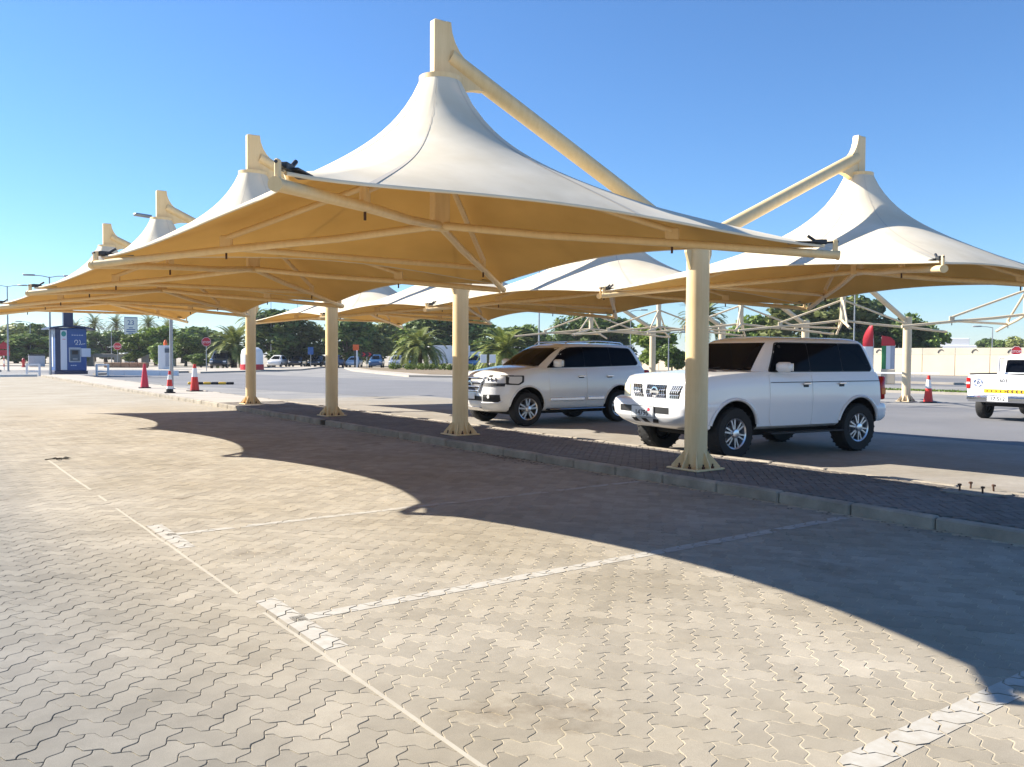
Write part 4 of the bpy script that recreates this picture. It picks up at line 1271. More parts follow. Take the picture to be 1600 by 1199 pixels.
# x, y, height, radius, archetype, label
for a in [
    (15.6, 155.5, 6.4, 5.2, 2, 'pale olive tree at the far left edge behind the thin lamp posts'),
    (18.2, 145.0, 6.8, 3.4, 1, 'upright green tree left of the blue kiosk roof'),
    (24.2, 167.8, 6.2, 4.6, 1, 'green tree showing between the kiosk pole and its blue pylon'),
    (27.2, 165.6, 6.0, 4.2, 2, 'rounded grey-green tree just right of the blue kiosk pylon'),
    (29.1, 158.0, 5.6, 4.6, 0, 'dark rounded tree right of the blue kiosk, below the distant palms'),
    (25.8, 119.7, 4.4, 2.9, 3, 'bright green tree in front of the grey sign tower'),
    (29.3, 124.5, 5.6, 3.4, 3, 'taller bright green tree right of the grey sign tower'),
    (41.1, 155.5, 7.0, 5.0, 1, 'distant green tree behind the grey lamp post with cones'),
    (46.2, 158.0, 7.4, 5.6, 1, 'distant wide tree above the red stop disc by the van'),
    (40.2, 109.2, 7.6, 5.0, 0, 'large dark round tree behind the row of parked cars'),
    (44.6, 108.5, 6.2, 4.0, 2, 'olive-leaved tree left of the third canopy column'),
    (52.4, 112.8, 7.2, 4.2, 0, 'dark tree right of the third canopy column'),
    (57.5, 114.0, 7.0, 4.2, 2, 'olive tree above the orange square sign'),
    (63.5, 117.0, 7.0, 4.6, 1, 'green tree between the orange sign and the tall date palm'),
    (66.8, 109.6, 8.2, 5.6, 0, 'big dark tree right behind the date palm in the road island'),
    (71.2, 108.9, 7.4, 5.0, 0, 'dark tree behind the second canopy column'),
    (77.7, 101.8, 7.2, 3.2, 1, 'leafy tree right of the palm beside the round SUV windshield'),
    (72.6, 85.7, 7.4, 3.4, 4, 'weeping dark tree above the rounded SUV roof'),
    (76.0, 83.2, 7.0, 5.2, 0, 'broad dark tree behind the bare frames above the rounded SUV'),
    (63.6, 62.6, 5.2, 2.7, 3, 'bright green tree just behind the beige wall near the SUV gap'),
    (59.2, 55.9, 3.2, 1.5, 1, 'small round green tree left of the nearest canopy column'),
    (80.9, 64.8, 7.4, 3.6, 1, 'green tree behind the windshield pillar of the boxy SUV'),
    (80.9, 58.6, 7.6, 4.4, 2, 'olive tree above the front roof of the boxy SUV'),
    (84.8, 55.8, 9.2, 5.2, 2, 'tallest olive-green tree behind the bare frame peak'),
    (90.0, 55.7, 8.8, 3.8, 0, 'tall dark tree left of the bare frame column'),
    (87.3, 50.3, 6.0, 4.2, 0, 'dark dense tree right of the bare frame column behind the wall'),
    (97.2, 53.0, 7.8, 2.1, 1, 'slim tree rising above the dark dense tree by the wall'),
    (108.6, 57.0, 6.8, 2.5, 1, 'sparse tree at the right end of the tree group by the wall'),
    (197.2, 91.6, 6.2, 3.2, 0, 'leftmost of three far trees above the right end of the wall'),
    (195.2, 86.9, 6.4, 3.5, 1, 'middle of three far trees above the right end of the wall'),
    (193.2, 82.1, 6.4, 4.0, 2, 'rightmost of three far trees above the right end of the wall'),
    (26.8, 110.3, 3.0, 2.2, 5, 'low bushy tree left of the white booth'),
    (31.0, 115.9, 4.2, 2.7, 3, 'bushy yellow-green tree right of the white booth'),
    (30.3, 106.5, 1.7, 1.6, 5, 'small round bush beside the black van'),
    (66.0, 92.0, 5.6, 4.4, 0, 'dark shrubby tree behind the white truck box'),
]: tree(*a)
# hedge mass at far left
for i, (x, y, h, r_) in enumerate(((9.5, 128, 4.6, 4.0), (14.2, 126, 4.2, 4.2), (18.6, 123, 4.0, 3.6))):
    b_ = thing('shrub', ['dense green hedge shrub at the far left edge', 'dense green hedge shrub behind the grey bin', 'dense green hedge shrub touching the left side of the blue kiosk'][i], 'shrub', (x, y, -.02), i * 1.3)
    b_.scale = (r_ / .42, r_ / .42, h)
    link('crown', ARCH[5][0], b_); link('stem', ARCH[5][1], b_)

def palm_meshes(seed, fronds=46, L_=1.0, droop=1.0, leafl=30, up=1.0):
    r_ = random.Random(seed); mb = MB()
    for k in range(fronds):
        az = k * 2.399 + r_.uniform(-.2, .2); el = R(78 - 105 * (k / fronds) ** .9 + r_.uniform(-6, 6)) * up
        ln = L_ * r_.uniform(.85, 1.08); pts = []
        e = el; p = Vector((0, 0, 0)); n = 9
        for s_ in range(n + 1):
            pts.append(p.copy())
            p = p + Vector((math.cos(az) * math.cos(e), math.sin(az) * math.cos(e), math.sin(e))) * (ln / n)
            e -= R(9.5 * droop) * (.5 + s_ / n)
        mb.tube(pts, [.012 * L_ * (1 - .8 * i / n) for i in range(n + 1)], 4, cap=False)
        for s_ in range(leafl):
            u = .14 + .86 * s_ / leafl; f = u * n; i = min(int(f), n - 1); q = pts[i].lerp(pts[i + 1], f - i)
            d = (pts[i + 1] - pts[i]).normalized(); sd = d.cross(Vector((0, 0, 1)))
            sd = sd.normalized() if sd.length > .01 else Vector((1, 0, 0)); upv = sd.cross(d)
            ll = ln * .21 * (1 - abs(u - .45) * 1.1)
            for sg in (-1, 1):
                t = q + sd * sg * ll * .75 + d * ll * .65 + upv * ll * .25 + Vector((0, 0, -ll * .25))
                mb.add([q - d * .010 * L_, q + d * .020 * L_, t], [(0, 1, 2)])
    return mb.mesh('crown', M['palm_leaf'], recalc=False)
PALM = [palm_meshes(3, 62, leafl=38), palm_meshes(4, 66, droop=1.25, leafl=38), palm_meshes(5, 44, leafl=22)]
def palm_trunk(h, r0):
    mb = MB(); n = max(6, int(h / .16)); pr = []
    for k in range(n):
        pr += [(r0 * (1.0 - .15 * k / n), h * k / n), (r0 * (1.22 - .15 * k / n), h * (k + .8) / n)]
    pr.append((r0 * .6, h)); mb.lathe(pr, 10)
    return mb.mesh('trunk', M['palm_bark'], smooth=60)
for x, y, h, rad, kind, label in [
    (30.1, 194.5, 6.6, 2.9, 2, 'far date palm just right of the blue kiosk pylon'),
    (31.4, 181.2, 7.2, 3.1, 2, 'far date palm, second right of the blue kiosk pylon'),
    (34.8, 178.7, 7.2, 3.1, 2, 'far date palm left of the grey sign tower'),
    (39.9, 175.0, 7.4, 3.1, 2, 'far date palm right of the grey sign tower'),
    (44.2, 178.0, 6.8, 2.8, 2, 'far date palm behind the grey lamp post'),
    (31.7, 98.1, 2.6, 3.6, 0, 'bushy yellow-green date palm left of the farthest canopy column'),
    (39.4, 113.5, 6.2, 2.8, 0, 'tall date palm peeking above the white fabric right of the farthest column'),
    (48.0, 83.8, 2.5, 3.9, 1, 'date palm with drooping fronds in the planted road island'),
    (40.6, 57.0, 2.0, 3.0, 0, 'spreading date palm behind the rounded SUV windshield'),
    (57.7, 50.8, 5.0, 2.7, 0, 'dark date palm behind the nearest canopy column'),
    (118.8, 148.5, 5.0, 1.8, 2, 'tiny distant palm above the rounded SUV roof')]:
    t = thing('palm_tree', label, 'palm tree', (x, y, -.02), rng.uniform(0, 6.28))
    c = link('crown', PALM[kind], t, (0, 0, h)); c.scale = (rad, rad, rad)
    link('trunk', palm_trunk(h, .26 if rad > 2.5 else .18), t)

# ------------------------------------------------------------------ far setting: planted islands, kerbs, roads
def raised(name, poly, z0, z1, m):
    mb = MB(); mb.prism(poly, z0, z1); return tag(mb.build(name, m), kind='structure')
raised('planted_island', [(31.4, 56.5), (37.5, 47.0), (52, 66), (55.5, 84), (43, 93), (37, 78)], -.03, .13, M['concrete'])
raised('planter_soil', [(34, 58), (38.5, 51), (51, 67.5), (53, 82), (43.5, 90.5), (38.5, 77)], .05, .16, mat('soil', (.20, .15, .09), .95, var=.3, vscale=2, coords='World'))
hedge = MB(); r_ = random.Random(5)
for k in range(26):
    u = k / 25; x = 41.5 + 6.5 * u; y = 78 - 10.0 * u
    leaf_quads(hedge, r_, (x + r_.uniform(-.7, .7), y + r_.uniform(-.7, .7), .45), r_.uniform(.4, .62), 130, .2, (1, 1, .8), .4)
hd = thing('hedge', 'low clipped yellow-green hedge under the drooping date palm', 'hedge', (44.7, 73, .15))
h_ = hedge.build('foliage', M['leaf_bright'], None, recalc=False); h_.parent = hd; h_.matrix_parent_inverse = Matrix.Translation((-44.7, -73, -.15))
raised('median', [(21, 74), (34, 84), (44, 101), (40, 101), (20, 86)], -.03, .12, M['concrete'])
raised('left_kerb', [(-60, 67.2), (8.0, 67.2), (8.0, 67.8), (-60, 67.8)], -.03, .16, mat('white_kerb', (.66, .64, .60), .8, var=.1, coords='World'))
raised('far_left_kerb', [(-60, 86), (7.5, 86), (7.5, 86.5), (-60, 86.5)], -.03, .16, M['concrete'])
raised('far_kerb', [(12.4, 70.6), (21, 77), (20.8, 77.6), (12.2, 71.2)], -.03, .15, M['concrete'])
raised('grass_verge', [(36.4, 44), (40.0, 10), (41.6, 10), (38, 44)], -.03, .09, M['concrete'])
gv = MB(); r_ = random.Random(9)
for k in range(5200):
    v = r_.random(); x = 36.6 + 3.6 * v + r_.uniform(.0, 1.25); y = 44 - 34 * v
    a = r_.uniform(0, 6.28); hh = r_.uniform(.05, .11); w_ = .05
    gv.add([(x - math.cos(a) * w_, y - math.sin(a) * w_, .09), (x + math.cos(a) * w_, y + math.sin(a) * w_, .09), (x + r_.uniform(-.04, .04), y + r_.uniform(-.04, .04), .09 + hh)], [(0, 1, 2)])
tag(gv.build('grass', M['grass'], recalc=False), 'narrow strip of short grass on the verge behind the cone', 'grass', kind='stuff')
sheet('far_road', [(46, 60), (54, -5), (75, -5), (67, 66)], -.012, M['asphalt_dark'])
raised('road_kerb', [(51.0, 44), (56.5, 6), (56.9, 6), (51.4, 44)], -.03, .13, M['concrete'])
# boundary wall, panel by panel
M['wall'] = mat('beige_wall', (.62, .52, .38), .9, c2=(.56, .47, .35), vscale=.5, coords='World', rnd=.05)
M['wall_band'] = mat('beige_wall_band', (.52, .46, .36), .9, c2=(.44, .39, .31), vscale=.6, coords='World', rnd=.06)
def panel_wall(label, x, y0, n_, h, brackets):
    root = thing('boundary_wall', label, 'wall', (x, y0, -.02), R(90))
    q = MB(); q.bbox((1.6, 0, h * .37), (3.16, .18, h * .74), .02); a_ = q.mesh('lower_panel', M['wall'])
    q = MB(); q.bbox((1.6, -.015, h * .87), (3.19, .17, h * .258), .02); b2 = q.mesh('upper_panel', M['wall_band'])
    q = MB(); q.tube([(1.15, .11, h * .90), (1.28, .12, h * .945), (1.45, .12, h * .94), (1.6, .12, h * .89), (1.66, .11, h * .82)], .035, 6); c_ = q.mesh('bracket', M['dark_steel'])
    for k in range(n_):
        link('lower_panel', a_, root, (k * 3.2, 0, 0)); link('upper_panel', b2, root, (k * 3.2, 0, 0))
        if brackets: link('bracket', c_, root, (k * 3.2, 0, 0))
panel_wall('tall beige panelled wall with curved brackets behind the road at right', 82.0, 12.0, 12, 2.65, True)
panel_wall('low plain beige wall behind the gap between the two SUVs', 75.0, 50.5, 15, 1.55, False)
# ------------------------------------------------------------------ street things
M['red_plastic'] = mat('red_cone', (.62, .03, .02), .5)
M['pink_plastic'] = mat('faded_red_cone', (.60, .03, .06), .55)
M['white_plastic'] = mat('white_band', (.80, .80, .78), .5)
M['black_rubber'] = mat('black_base', (.02, .02, .02), .8)
M['sign_red'] = mat('sign_red', (.50, .02, .03), .5)
M['sign_white'] = mat('sign_white', (.78, .78, .78), .5)
M['sign_orange'] = mat('sign_orange', (.80, .13, .02), .5)
M['sign_grey'] = mat('sign_grey', (.42, .45, .50), .6, var=.08)
M['kiosk_blue'] = mat('kiosk_blue', (.008, .07, .27), .35, var=.12, vscale=1.2)
M['kiosk_navy'] = mat('kiosk_navy', (.008, .018, .075), .35)
M['kiosk_white'] = mat('kiosk_panel', (.62, .66, .74), .4)
M['screen'] = mat('atm_recess', (.05, .08, .12), .25)
M['green_ink'] = mat('green_logo', (.02, .26, .24), .5)
M['flag_green'] = mat('flag_green', (.03, .22, .07), .6)
M['barrier_red'] = mat('barrier_red', (.60, .02, .03), .5)
def cone(loc, h, style, label):
    t = thing('traffic_cone', label, 'traffic cone', loc, rng.uniform(-.3, .3), 'traffic cones')
    rb = h * .165; rt = h * .045
    bs = MB(); bs.bbox((0, 0, .02), (h * .46, h * .46, .04), .015); bs.build('base', M['black_rubber'], t)
    def seg(z0, z1, m, nm):
        q = MB(); r0 = rb + (rt - rb) * z0; r1 = rb + (rt - rb) * z1
        q.lathe([(r0, .03 + h * z0), (r1, .03 + h * z1)], 22); q.build(nm, m, t, smooth=40)
    if style == 'plain': seg(0, .97, M['pink_plastic'], 'body')
    elif style == 'two':
        seg(0, .50, M['red_plastic'], 'body'); seg(.50, .82, M['white_plastic'], 'reflective_band'); seg(.82, .97, M['red_plastic'], 'tip')
    else:
        seg(0, .16, M['black_rubber'], 'collar'); seg(.16, .28, M['white_plastic'], 'reflective_band'); seg(.28, .58, M['red_plastic'], 'body'); seg(.58, .80, M['white_plastic'], 'reflective_band'); seg(.80, .97, M['red_plastic'], 'tip')
    return t
cone((8.95, 40.05, .118), 1.08, 'plain', 'all-red traffic cone nearest the blue kiosk')
cone((8.65, 34.6, .118), .86, 'low', 'short striped traffic cone with black collar beside the grey lamp post')
cone((9.93, 35.8, .118), 1.12, 'two', 'red and white traffic cone right of the grey lamp post')
cone((31.3, 16.55, -.018), 1.02, 'two', 'red and white traffic cone beside the bare frame column')

def lamp_post(x, y, z, h, label, arms=2, rz=0.0, r=.075):
    t = thing('street_lamp', label, 'street lamp', (x, y, z), rz)
    q = MB(); q.lathe([(.16, 0), (.16, .03), (r * 1.15, .04), (r * 1.1, 1.0), (r * .62, h)], 14); q.build('post', M['galv'], t, smooth=50)
    for s_ in ((-1, 1) if arms == 2 else (1,)):
        q = MB(); q.tube([(0, 0, h - .05), (s_ * .5, 0, h + .05), (s_ * 1.0, 0, h + .08)], .03, 8); q.build('arm', M['galv'], t)
        q = MB(); q.bbox((s_ * 1.3, 0, h + .09), (.75, .26, .12), .05); q.build('lamp_head', M['galv'], t, smooth=50)
    return t
lamp_post(9.75, 38.7, .118, 7.25, 'grey double-arm street lamp rising between the striped cones', 2, R(20))
lamp_post(9.0, 68.6, -.02, 7.1, 'grey double-arm street lamp standing at the left side of the blue kiosk', 2, R(-20))
lamp_post(8.2, 88.0, -.02, 7.6, 'grey street lamp near the left edge of the picture', 2, R(-30))
lamp_post(14.2, 125.6, -.02, 5.6, 'short street lamp in front of the hedge at left', 1, R(180), .06)
lamp_post(25.8, 135.8, -.02, 5.2, 'small T-headed street lamp between kiosk and sign tower', 2, 0, .06)
lamp_post(39.4, 107.3, -.02, 8.5, 'thin street lamp before the large dark round tree', 1, 0, .06)
lamp_post(53.7, 134.0, -.02, 11.5, 'tall thin lamp pole left of the third canopy column', 1, R(90), .07)
lamp_post(38.0, 49.0, .13, 8.5, 'dark thin lamp pole above the rounded SUV windshield', 1, R(90), .06)
lamp_post(59.5, 61.8, -.02, 6.2, 'slim street lamp behind the rear roof of the rounded SUV', 1, R(-40), .05)
lamp_post(51.6, 49.1, -.02, 3.6, 'short lamp in front of the small round tree', 1, R(-30), .05)
lamp_post(63.9, 40.1, -.02, 9.5, 'tall thin lamp pole behind the roof of the boxy SUV', 1, R(-40), .06)
lamp_post(83.6, 38.2, -.02, 4.6, 'thin lamp post rising before the right part of the wall', 1, R(120), .06)

def kiosk():
    t = thing('kiosk', 'blue banking kiosk with curved roof, white panel and tall navy pylon', 'kiosk', (10.25, 69.3, .118), R(5))
    t.scale = (.80, .80, .97)
    q = MB(); q.bbox((0, 0, .13), (2.75, 2.2, .26), .03); q.build('plinth', M['kiosk_navy'], t)
    q = MB(); q.bbox((0, 0, 1.85), (2.6, 2.1, 3.2), .06); q.build('cabin', M['kiosk_blue'], t)
    q = MB(); q.bbox((-1.0, -1.06, 1.85), (.62, .04, 3.15), .01); q.build('navy_corner', M['kiosk_navy'], t)
    q = MB(); q.grid(lambda u, v: (-1.85 + 3.7 * u, -1.5 + 3.0 * v, 3.42 + .22 * (1 - (2 * u - 1) ** 2)), [k / 14 for k in range(15)], [0, .5, 1], off=(0, 0, .12)); q.build('roof', M['kiosk_navy'], t, smooth=30)
    q = MB(); q.bbox((.02, .1, 4.7), (.80, .5, 2.4), .03); q.build('pylon', M['kiosk_navy'], t)
    q = MB(); q.bbox((-.62, -1.10, 1.80), (.52, .05, 2.95), .02); wp = q.build('white_panel', M['kiosk_white'], t)
    q = MB(); q.lathe([(.20, -1.128), (.20, -1.132)], 22, (-.62, 0, 3.0), axis='Y'); q.build('round_logo', M['green_ink'], wp)
    q = MB(); q.bbox((-.60, -1.128, 2.60), (.24, .006, .035), .002); q.build('logo_line', M['red_ink'], wp)
    q = MB(); q.bbox((.30, -1.07, 1.45), (1.0, .06, 1.1), .03); at = q.build('machine_frame', M['sign_grey'], t)
    q = MB(); q.bbox((.30, -1.105, 1.42), (.80, .03, .85), .01); sc = q.build('machine_recess', M['screen'], at)
    q = MB(); q.bbox((.30, -1.122, 1.62), (.5, .012, .3), .004); q.build('screen', M['ink'], sc)
    q = MB(); q.bbox((.30, -1.13, 1.14), (.4, .06, .08), .01); q.build('keypad', M['galv'], sc)
    q = MB(); q.bbox((1.22, -1.10, 1.62), (.78, .05, .64), .01); q.build('side_board', M['kiosk_white'], t)
    q = MB(); q.bbox((.52, -1.085, 1.10), (.12, .04, .16), .01); q.build('slip_box', M['sign_white'], t)
    # swirl mark, headline and footer strokes
    q = MB()
    q.tube([(.42 + .13 * math.cos(a), -1.06, 2.42 + .13 * math.sin(a)) for a in [R(200 - 15 * k) for k in range(16)]] + [(.34, -1.06, 2.22), (.56, -1.06, 2.22)], .026, 6); q.build('swirl_mark', M['sign_white'], t)
    q = MB(); q.tube([(.66 + .11 * math.cos(a), -1.06, 2.38 + .17 * math.sin(a)) for a in [R(90 - 12 * k) for k in range(16)]], .024, 6); q.build('swirl_mark', M['sign_white'], t)
    for k in range(5):
        q = MB(); q.bbox((.12 + k * .20, -1.058, 2.92), (.14, .012, .05), .003); q.build('headline_stroke', M['kiosk_white'], t)
    for k in range(3):
        q = MB(); q.bbox((.02 + k * .17, -1.058, .66), (.13, .012, .06), .003); q.build('footer_stroke', M['kiosk_white'], t)
    for k in range(3):
        q = MB(); q.bbox((.86 + k * .13, -1.058, 2.24 + .02 * k), (.10, .012, .05), .003); q.build('caption_stroke', M['kiosk_white'], t)
    q = MB(); q.bbox((-1.32, -.2, 1.75), (.03, .35, 2.4), .005); q.build('side_stripe', M['kiosk_white'], t)
    return t
kiosk()
def guard(x, y, rz, label):
    t = thing('guard_rail', label, 'guard rail', (x, y, .0), rz)
    for sx in (-.4, .4):
        q = MB(); q.bbox((sx, 0, .42), (.14, .14, .86), .02); q.build('post', M['sign_white'], t)
    for z in (.30, .80):
        q = MB(); q.bbox((0, 0, z), (.7, .09, .12), .02); q.build('rail', M['sign_white'], t)
guard(8.1, 70.2, R(-10), 'white steel guard frame left of the blue kiosk'); guard(12.4, 68.6, R(-30), 'white steel guard frame right of the blue kiosk')

def round_sign(x, y, h, r, label, txt='STOP', base=0.0, rz=None, oct_=True):
    yaw = math.atan2(-y, -x) + math.pi / 2 if rz is None else rz
    t = thing('stop_sign', label, 'road sign', (x, y, base), yaw)
    q = MB(); q.tube([(0, 0, 0), (0, 0, h)], .035, 8); q.build('post', M['galv'], t)
    n = 8 if oct_ else 24
    q = MB(); q.prism([(r * math.cos(2 * math.pi * (k + .5) / n), h + r * math.sin(2 * math.pi * (k + .5) / n)) for k in range(n)], -.06, -.04, lambda a, b_, hh: (a, hh, b_)); pl = q.build('plate', M['sign_red'], t)
    q = MB(); rr = r * .93
    q.tube([(rr * math.cos(2 * math.pi * (k + .5) / n), -.062, h + rr * math.sin(2 * math.pi * (k + .5) / n)) for k in range(n + 1)], r * .03, 4, cap=False); q.build('border', M['sign_white'], pl)
    text_obj('lettering', txt, r * .62, M['sign_white'], pl, face_matrix((0, -.064, h - r * .12), (1, 0, 0), (0, 0, 1)))
    return t
round_sign(22.5, 77.4, 2.6, .43, 'red octagonal stop sign left of the bushy palm, by the black van', base=.12)
round_sign(21.4, 109.2, 2.5, .48, 'smaller red stop sign right of the blue kiosk', base=-.016)
round_sign(64.0, 27.6, 2.2, .36, 'red stop sign above the pickup cab', base=-.018)
# warning sign pair at far left edge
t = thing('warning_sign', 'red house-shaped sign over a red plate at the far left edge', 'road sign', (8.5, 95.0, -.016), R(180 + 5) )
t.rotation_euler = (0, 0, R(-5))
q = MB()
for k in range(5): q.tube([(0, 0, k * .3), (0, 0, k * .3 + .3)], .05, 8, mi=k % 2)
q.build('striped_post', [M['sign_white'], M['sign_red']], t)
q = MB(); q.prism([(-.5, 2.0), (.5, 2.0), (.5, 2.3), (0, 2.75), (-.5, 2.3)], -.03, .0, lambda a, b_, h: (a, h - .06, b_)); q.build('upper_plate', M['sign_red'], t)
q = MB(); q.bbox((0, -.07, 1.65), (1.0, .03, .55), .01); q.build('lower_plate', M['sign_red'], t)

t = thing('concrete_barrier', 'low pale concrete barrier running right from the blue kiosk', 'barrier', (15.2, 68.4, -.014), R(-33))
for k in range(4):
    q = MB(); q.prism([(-.22, 0), (.22, 0), (.12, .34), (.12, .40), (-.12, .40), (-.12, .34)], -2.6 + k * 1.3, -1.32 + k * 1.3, lambda a, b_, h: (h, a, b_)); q.build('barrier_block', M['sign_white'], t)
# grey sign tower
t = thing('sign_tower', 'grey sign tower with dark logo and lettering behind the bright trees', 'sign', (27.0, 128.7, -.016), R(-12))
q = MB(); q.bbox((0, 0, 3.4), (1.75, .5, 6.8), .04); q.build('tower', M['sign_grey'], t)
q = MB(); q.bbox((0, -.26, 5.4), (1.55, .03, 2.4), .01); fc = q.build('face', M['sign_white'], t)
text_obj('logo', '23', .95, M['blue_ink'], fc, face_matrix((0, -.285, 5.95), (1, 0, 0), (0, 0, 1)))
for k, (z, w_) in enumerate(((5.25, .5), (5.0, 1.1), (4.72, 1.2), (4.5, .6))):
    q = MB(); q.bbox((0, -.28, z), (w_, .012, .12), .003); q.build('lettering_line', M['blue_ink'], fc)

# orange square sign and chevron board
t = thing('square_sign', 'orange square sign on a black and white post', 'road sign', (46.1, 96.3, -.018), R(-25))
q = MB(); q.bbox((-.12, 0, 1.1), (.2, .12, 2.2), .02); q.build('black_post', M['ink'], t)
q = MB(); q.bbox((.12, 0, 1.1), (.2, .12, 2.2), .02); q.build('white_post', M['sign_white'], t)
q = MB(); q.bbox((0, -.08, 2.55), (.72, .04, .70), .02); q.build('panel', M['sign_orange'], t)
t = thing('chevron_sign', 'black chevron sign with two red arrows by the road island', 'road sign', (42.7, 86.4, .13), R(-26))
q = MB(); q.tube([(0, 0, 0), (0, 0, 1.3)], .04, 8); q.build('post', M['galv'], t)
q = MB(); q.bbox((0, -.05, 1.55), (1.35, .04, .5), .01); bd = q.build('board', M['ink'], t)
for s_ in (-.34, .30):
    q = MB(); q.prism([(s_ - .2, 1.34), (s_ + .02, 1.55), (s_ - .2, 1.76), (s_, 1.76), (s_ + .22, 1.55), (s_, 1.34)], -.078, -.072, lambda a, b_, h: (a, h, b_)); q.build('arrow', M['sign_red'], bd)
# white booth
t = thing('booth', 'narrow white ticket booth with orange beacon behind the lamp post', 'booth', (21.5, 87.5, .0), R(-15))
q = MB(); q.bbox((0, 0, 1.2), (1.3, 1.0, 2.5), .04); q.build('cabinet', M['sign_white'], t)
q = MB(); q.bbox((.35, -.51, 1.35), (.7, .04, 1.9), .01); q.build('front_panel', M['sign_grey'], t)
q = MB(); q.bbox((.3, -.535, 1.95), (.7, .03, .42), .01); q.build('screen', M['screen'], t)
q = MB(); q.lathe([(.16, 2.44), (.18, 2.7), (.1, 2.95), (.03, 3.0)], 14); q.build('beacon', M['sign_orange'], t)
# white tank on red base
t = thing('road_barrier_tank', 'white rounded tank unit with red skirt beside the farthest canopy column', 'tank', (28.2, 82.0, -.014), R(-30))
q = MB(); q.lathe([(1.05, .62), (1.05, 1.6), (.95, 2.05), (.6, 2.3), (.2, 2.36)], 24); q.build('tank', M['sign_white'], t, smooth=40)
q = MB(); q.lathe([(1.12, .12), (1.12, .66), (1.0, .68)], 24); q.build('skirt', M['barrier_red'], t, smooth=40)
for k in range(4):
    a = k * math.pi / 2 + .7; q = MB(); q.bbox((.8 * math.cos(a), .8 * math.sin(a), .06), (.2, .2, .14), .02); q.build('foot', M['ink'], t)
# feather flag and flag-coloured banner
t = thing('feather_flag', 'red and white feather flag behind the boxy SUV tail', 'flag', (50.3, 30.2, -.014), R(-59))
q = MB(); q.tube([(0, 0, 0), (0, 0, 2.6), (-.06, 0, 3.4), (-.28, 0, 3.85)], .022, 8); q.build('pole', M['galv'], t)
def ff(u, v):
    z = .9 + 2.95 * v; w_ = .62 * (1 - max(0, (v - .62) / .40) ** 2)
    return (-.02 - .25 * max(0, v - .8) - w_ * u, .05 * math.sin(5 * v + 3 * u), z)
q = MB(); q.grid(ff, [k / 6 for k in range(7)], [k / 10 for k in range(6)], off=(0, .008, 0)); q.build('white_cloth', M['sign_white'], t)
q = MB(); q.grid(ff, [k / 6 for k in range(7)], [.5 + k / 20 for k in range(11)], off=(0, .008, 0)); q.build('red_cloth', M['sign_red'], t)
t = thing('banner_stand', 'red-domed banner stand with green, white and grey stripes beside the feather flag', 'banner', (50.9, 29.8, -.014), R(-59))
t.scale = (.72, 1, .96)
q = MB(); q.bbox((.3, 0, .5), (1.15, .5, .98), .03); q.build('pedestal', M['wall'], t)
for k, m in enumerate(('flag_green', 'sign_white', 'sign_grey')):
    q = MB(); q.bbox((-.06 + k * .36, 0, 1.75), (.355, .4, 1.55), .01); q.build('stripe_panel', M[m], t)
q = MB(); q.prism([(-.25, 2.53), (.85, 2.53), (.80, 2.85), (.45, 3.1), (-.25, 3.2)], -.23, .23, lambda a, b_, h: (a, h, b_)); q.build('red_dome', M['sign_red'], t)
# wheel stop, grey bin, hydrant, low walls
t = thing('wheel_stop', 'yellow and black rubber wheel stop lying on the road behind the cones', 'wheel stop', (13.9, 47.0, -.014), R(-28))
for k in range(6):
    q = MB(); q.bbox((-1.0 + k * .4, 0, .07), (.398, .18, .14), .03); q.build('segment', M['ink'] if k % 2 else M['yellow_tape'], t)
t = thing('bin', 'grey metal bin before the hedge at left', 'bin', (13.5, 113.8, -.016), R(-5))
q = MB(); q.bbox((0, 0, .7), (1.7, 1.1, 1.3), .05); q.build('body', M['sign_grey'], t)
q = MB(); q.bbox((0, 0, 1.42), (1.78, 1.18, .16), .05); q.build('lid', M['dark_steel'], t)
t = thing('hydrant', 'small red hydrant left of the grey bin', 'hydrant', (12.0, 112.4, -.016))
q = MB(); q.lathe([(.22, 0), (.22, .08), (.15, .1), (.15, .75), (.18, .8), (.14, .95), (.04, 1.05)], 14); q.build('body', M['sign_red'], t, smooth=40)
q = MB(); q.tube([(-.28, 0, .6), (.28, 0, .6)], .07, 10); q.build('outlet', M['sign_red'], t)
t = thing('low_wall', 'low pale wall with openings behind the kiosk and trees', 'wall', (24.5, 121.0, -.016), R(-36))
for k in range(7):
    q = MB(); q.bbox((-8 + k * 3.6, 0, .75), (.9, .4, 1.5), .04); q.build('pier', M['concrete'], t)
    q = MB(); q.bbox((-6.2 + k * 3.6, 0, 1.35), (2.69, .3, .5), .04); q.build('beam', M['concrete'], t)
t = thing('planter', 'brown stone planter edge below the smaller stop sign', 'planter', (21.8, 106.5, -.016), R(-36))
for k in range(5):
    q = MB(); q.bbox((-2 + k, 0, .3), (.98, .6, .6), .06); q.build('stone', mat('brown_stone_%d' % k, (.30 + .02 * k, .19, .11), .9, var=.3), t)
# far white building, mosque-like tower in haze
t = thing('white_building', 'far white stepped building above the right part of the wall', 'building', (231.8, 115.9, -.03), R(-60))
q = MB(); q.bbox((0, 0, 2.5), (16, 8, 5.0), .1); q.build('ground_storey', M['sign_white'], t)
q = MB(); q.bbox((-1.5, 0, 6.0), (10, 7, 2.0), .1); q.build('upper_storey', M['sign_white'], t)
q = MB(); q.bbox((-2.5, 0, 7.6), (3, 3, 1.2), .1); q.build('roof_room', M['sign_white'], t)
for k in range(6):
    q = MB(); q.bbox((-6 + 2.3 * k, -4.02, 3.7), (1.4, .1, .9), .02); q.build('window', M['glass_dark'], t)
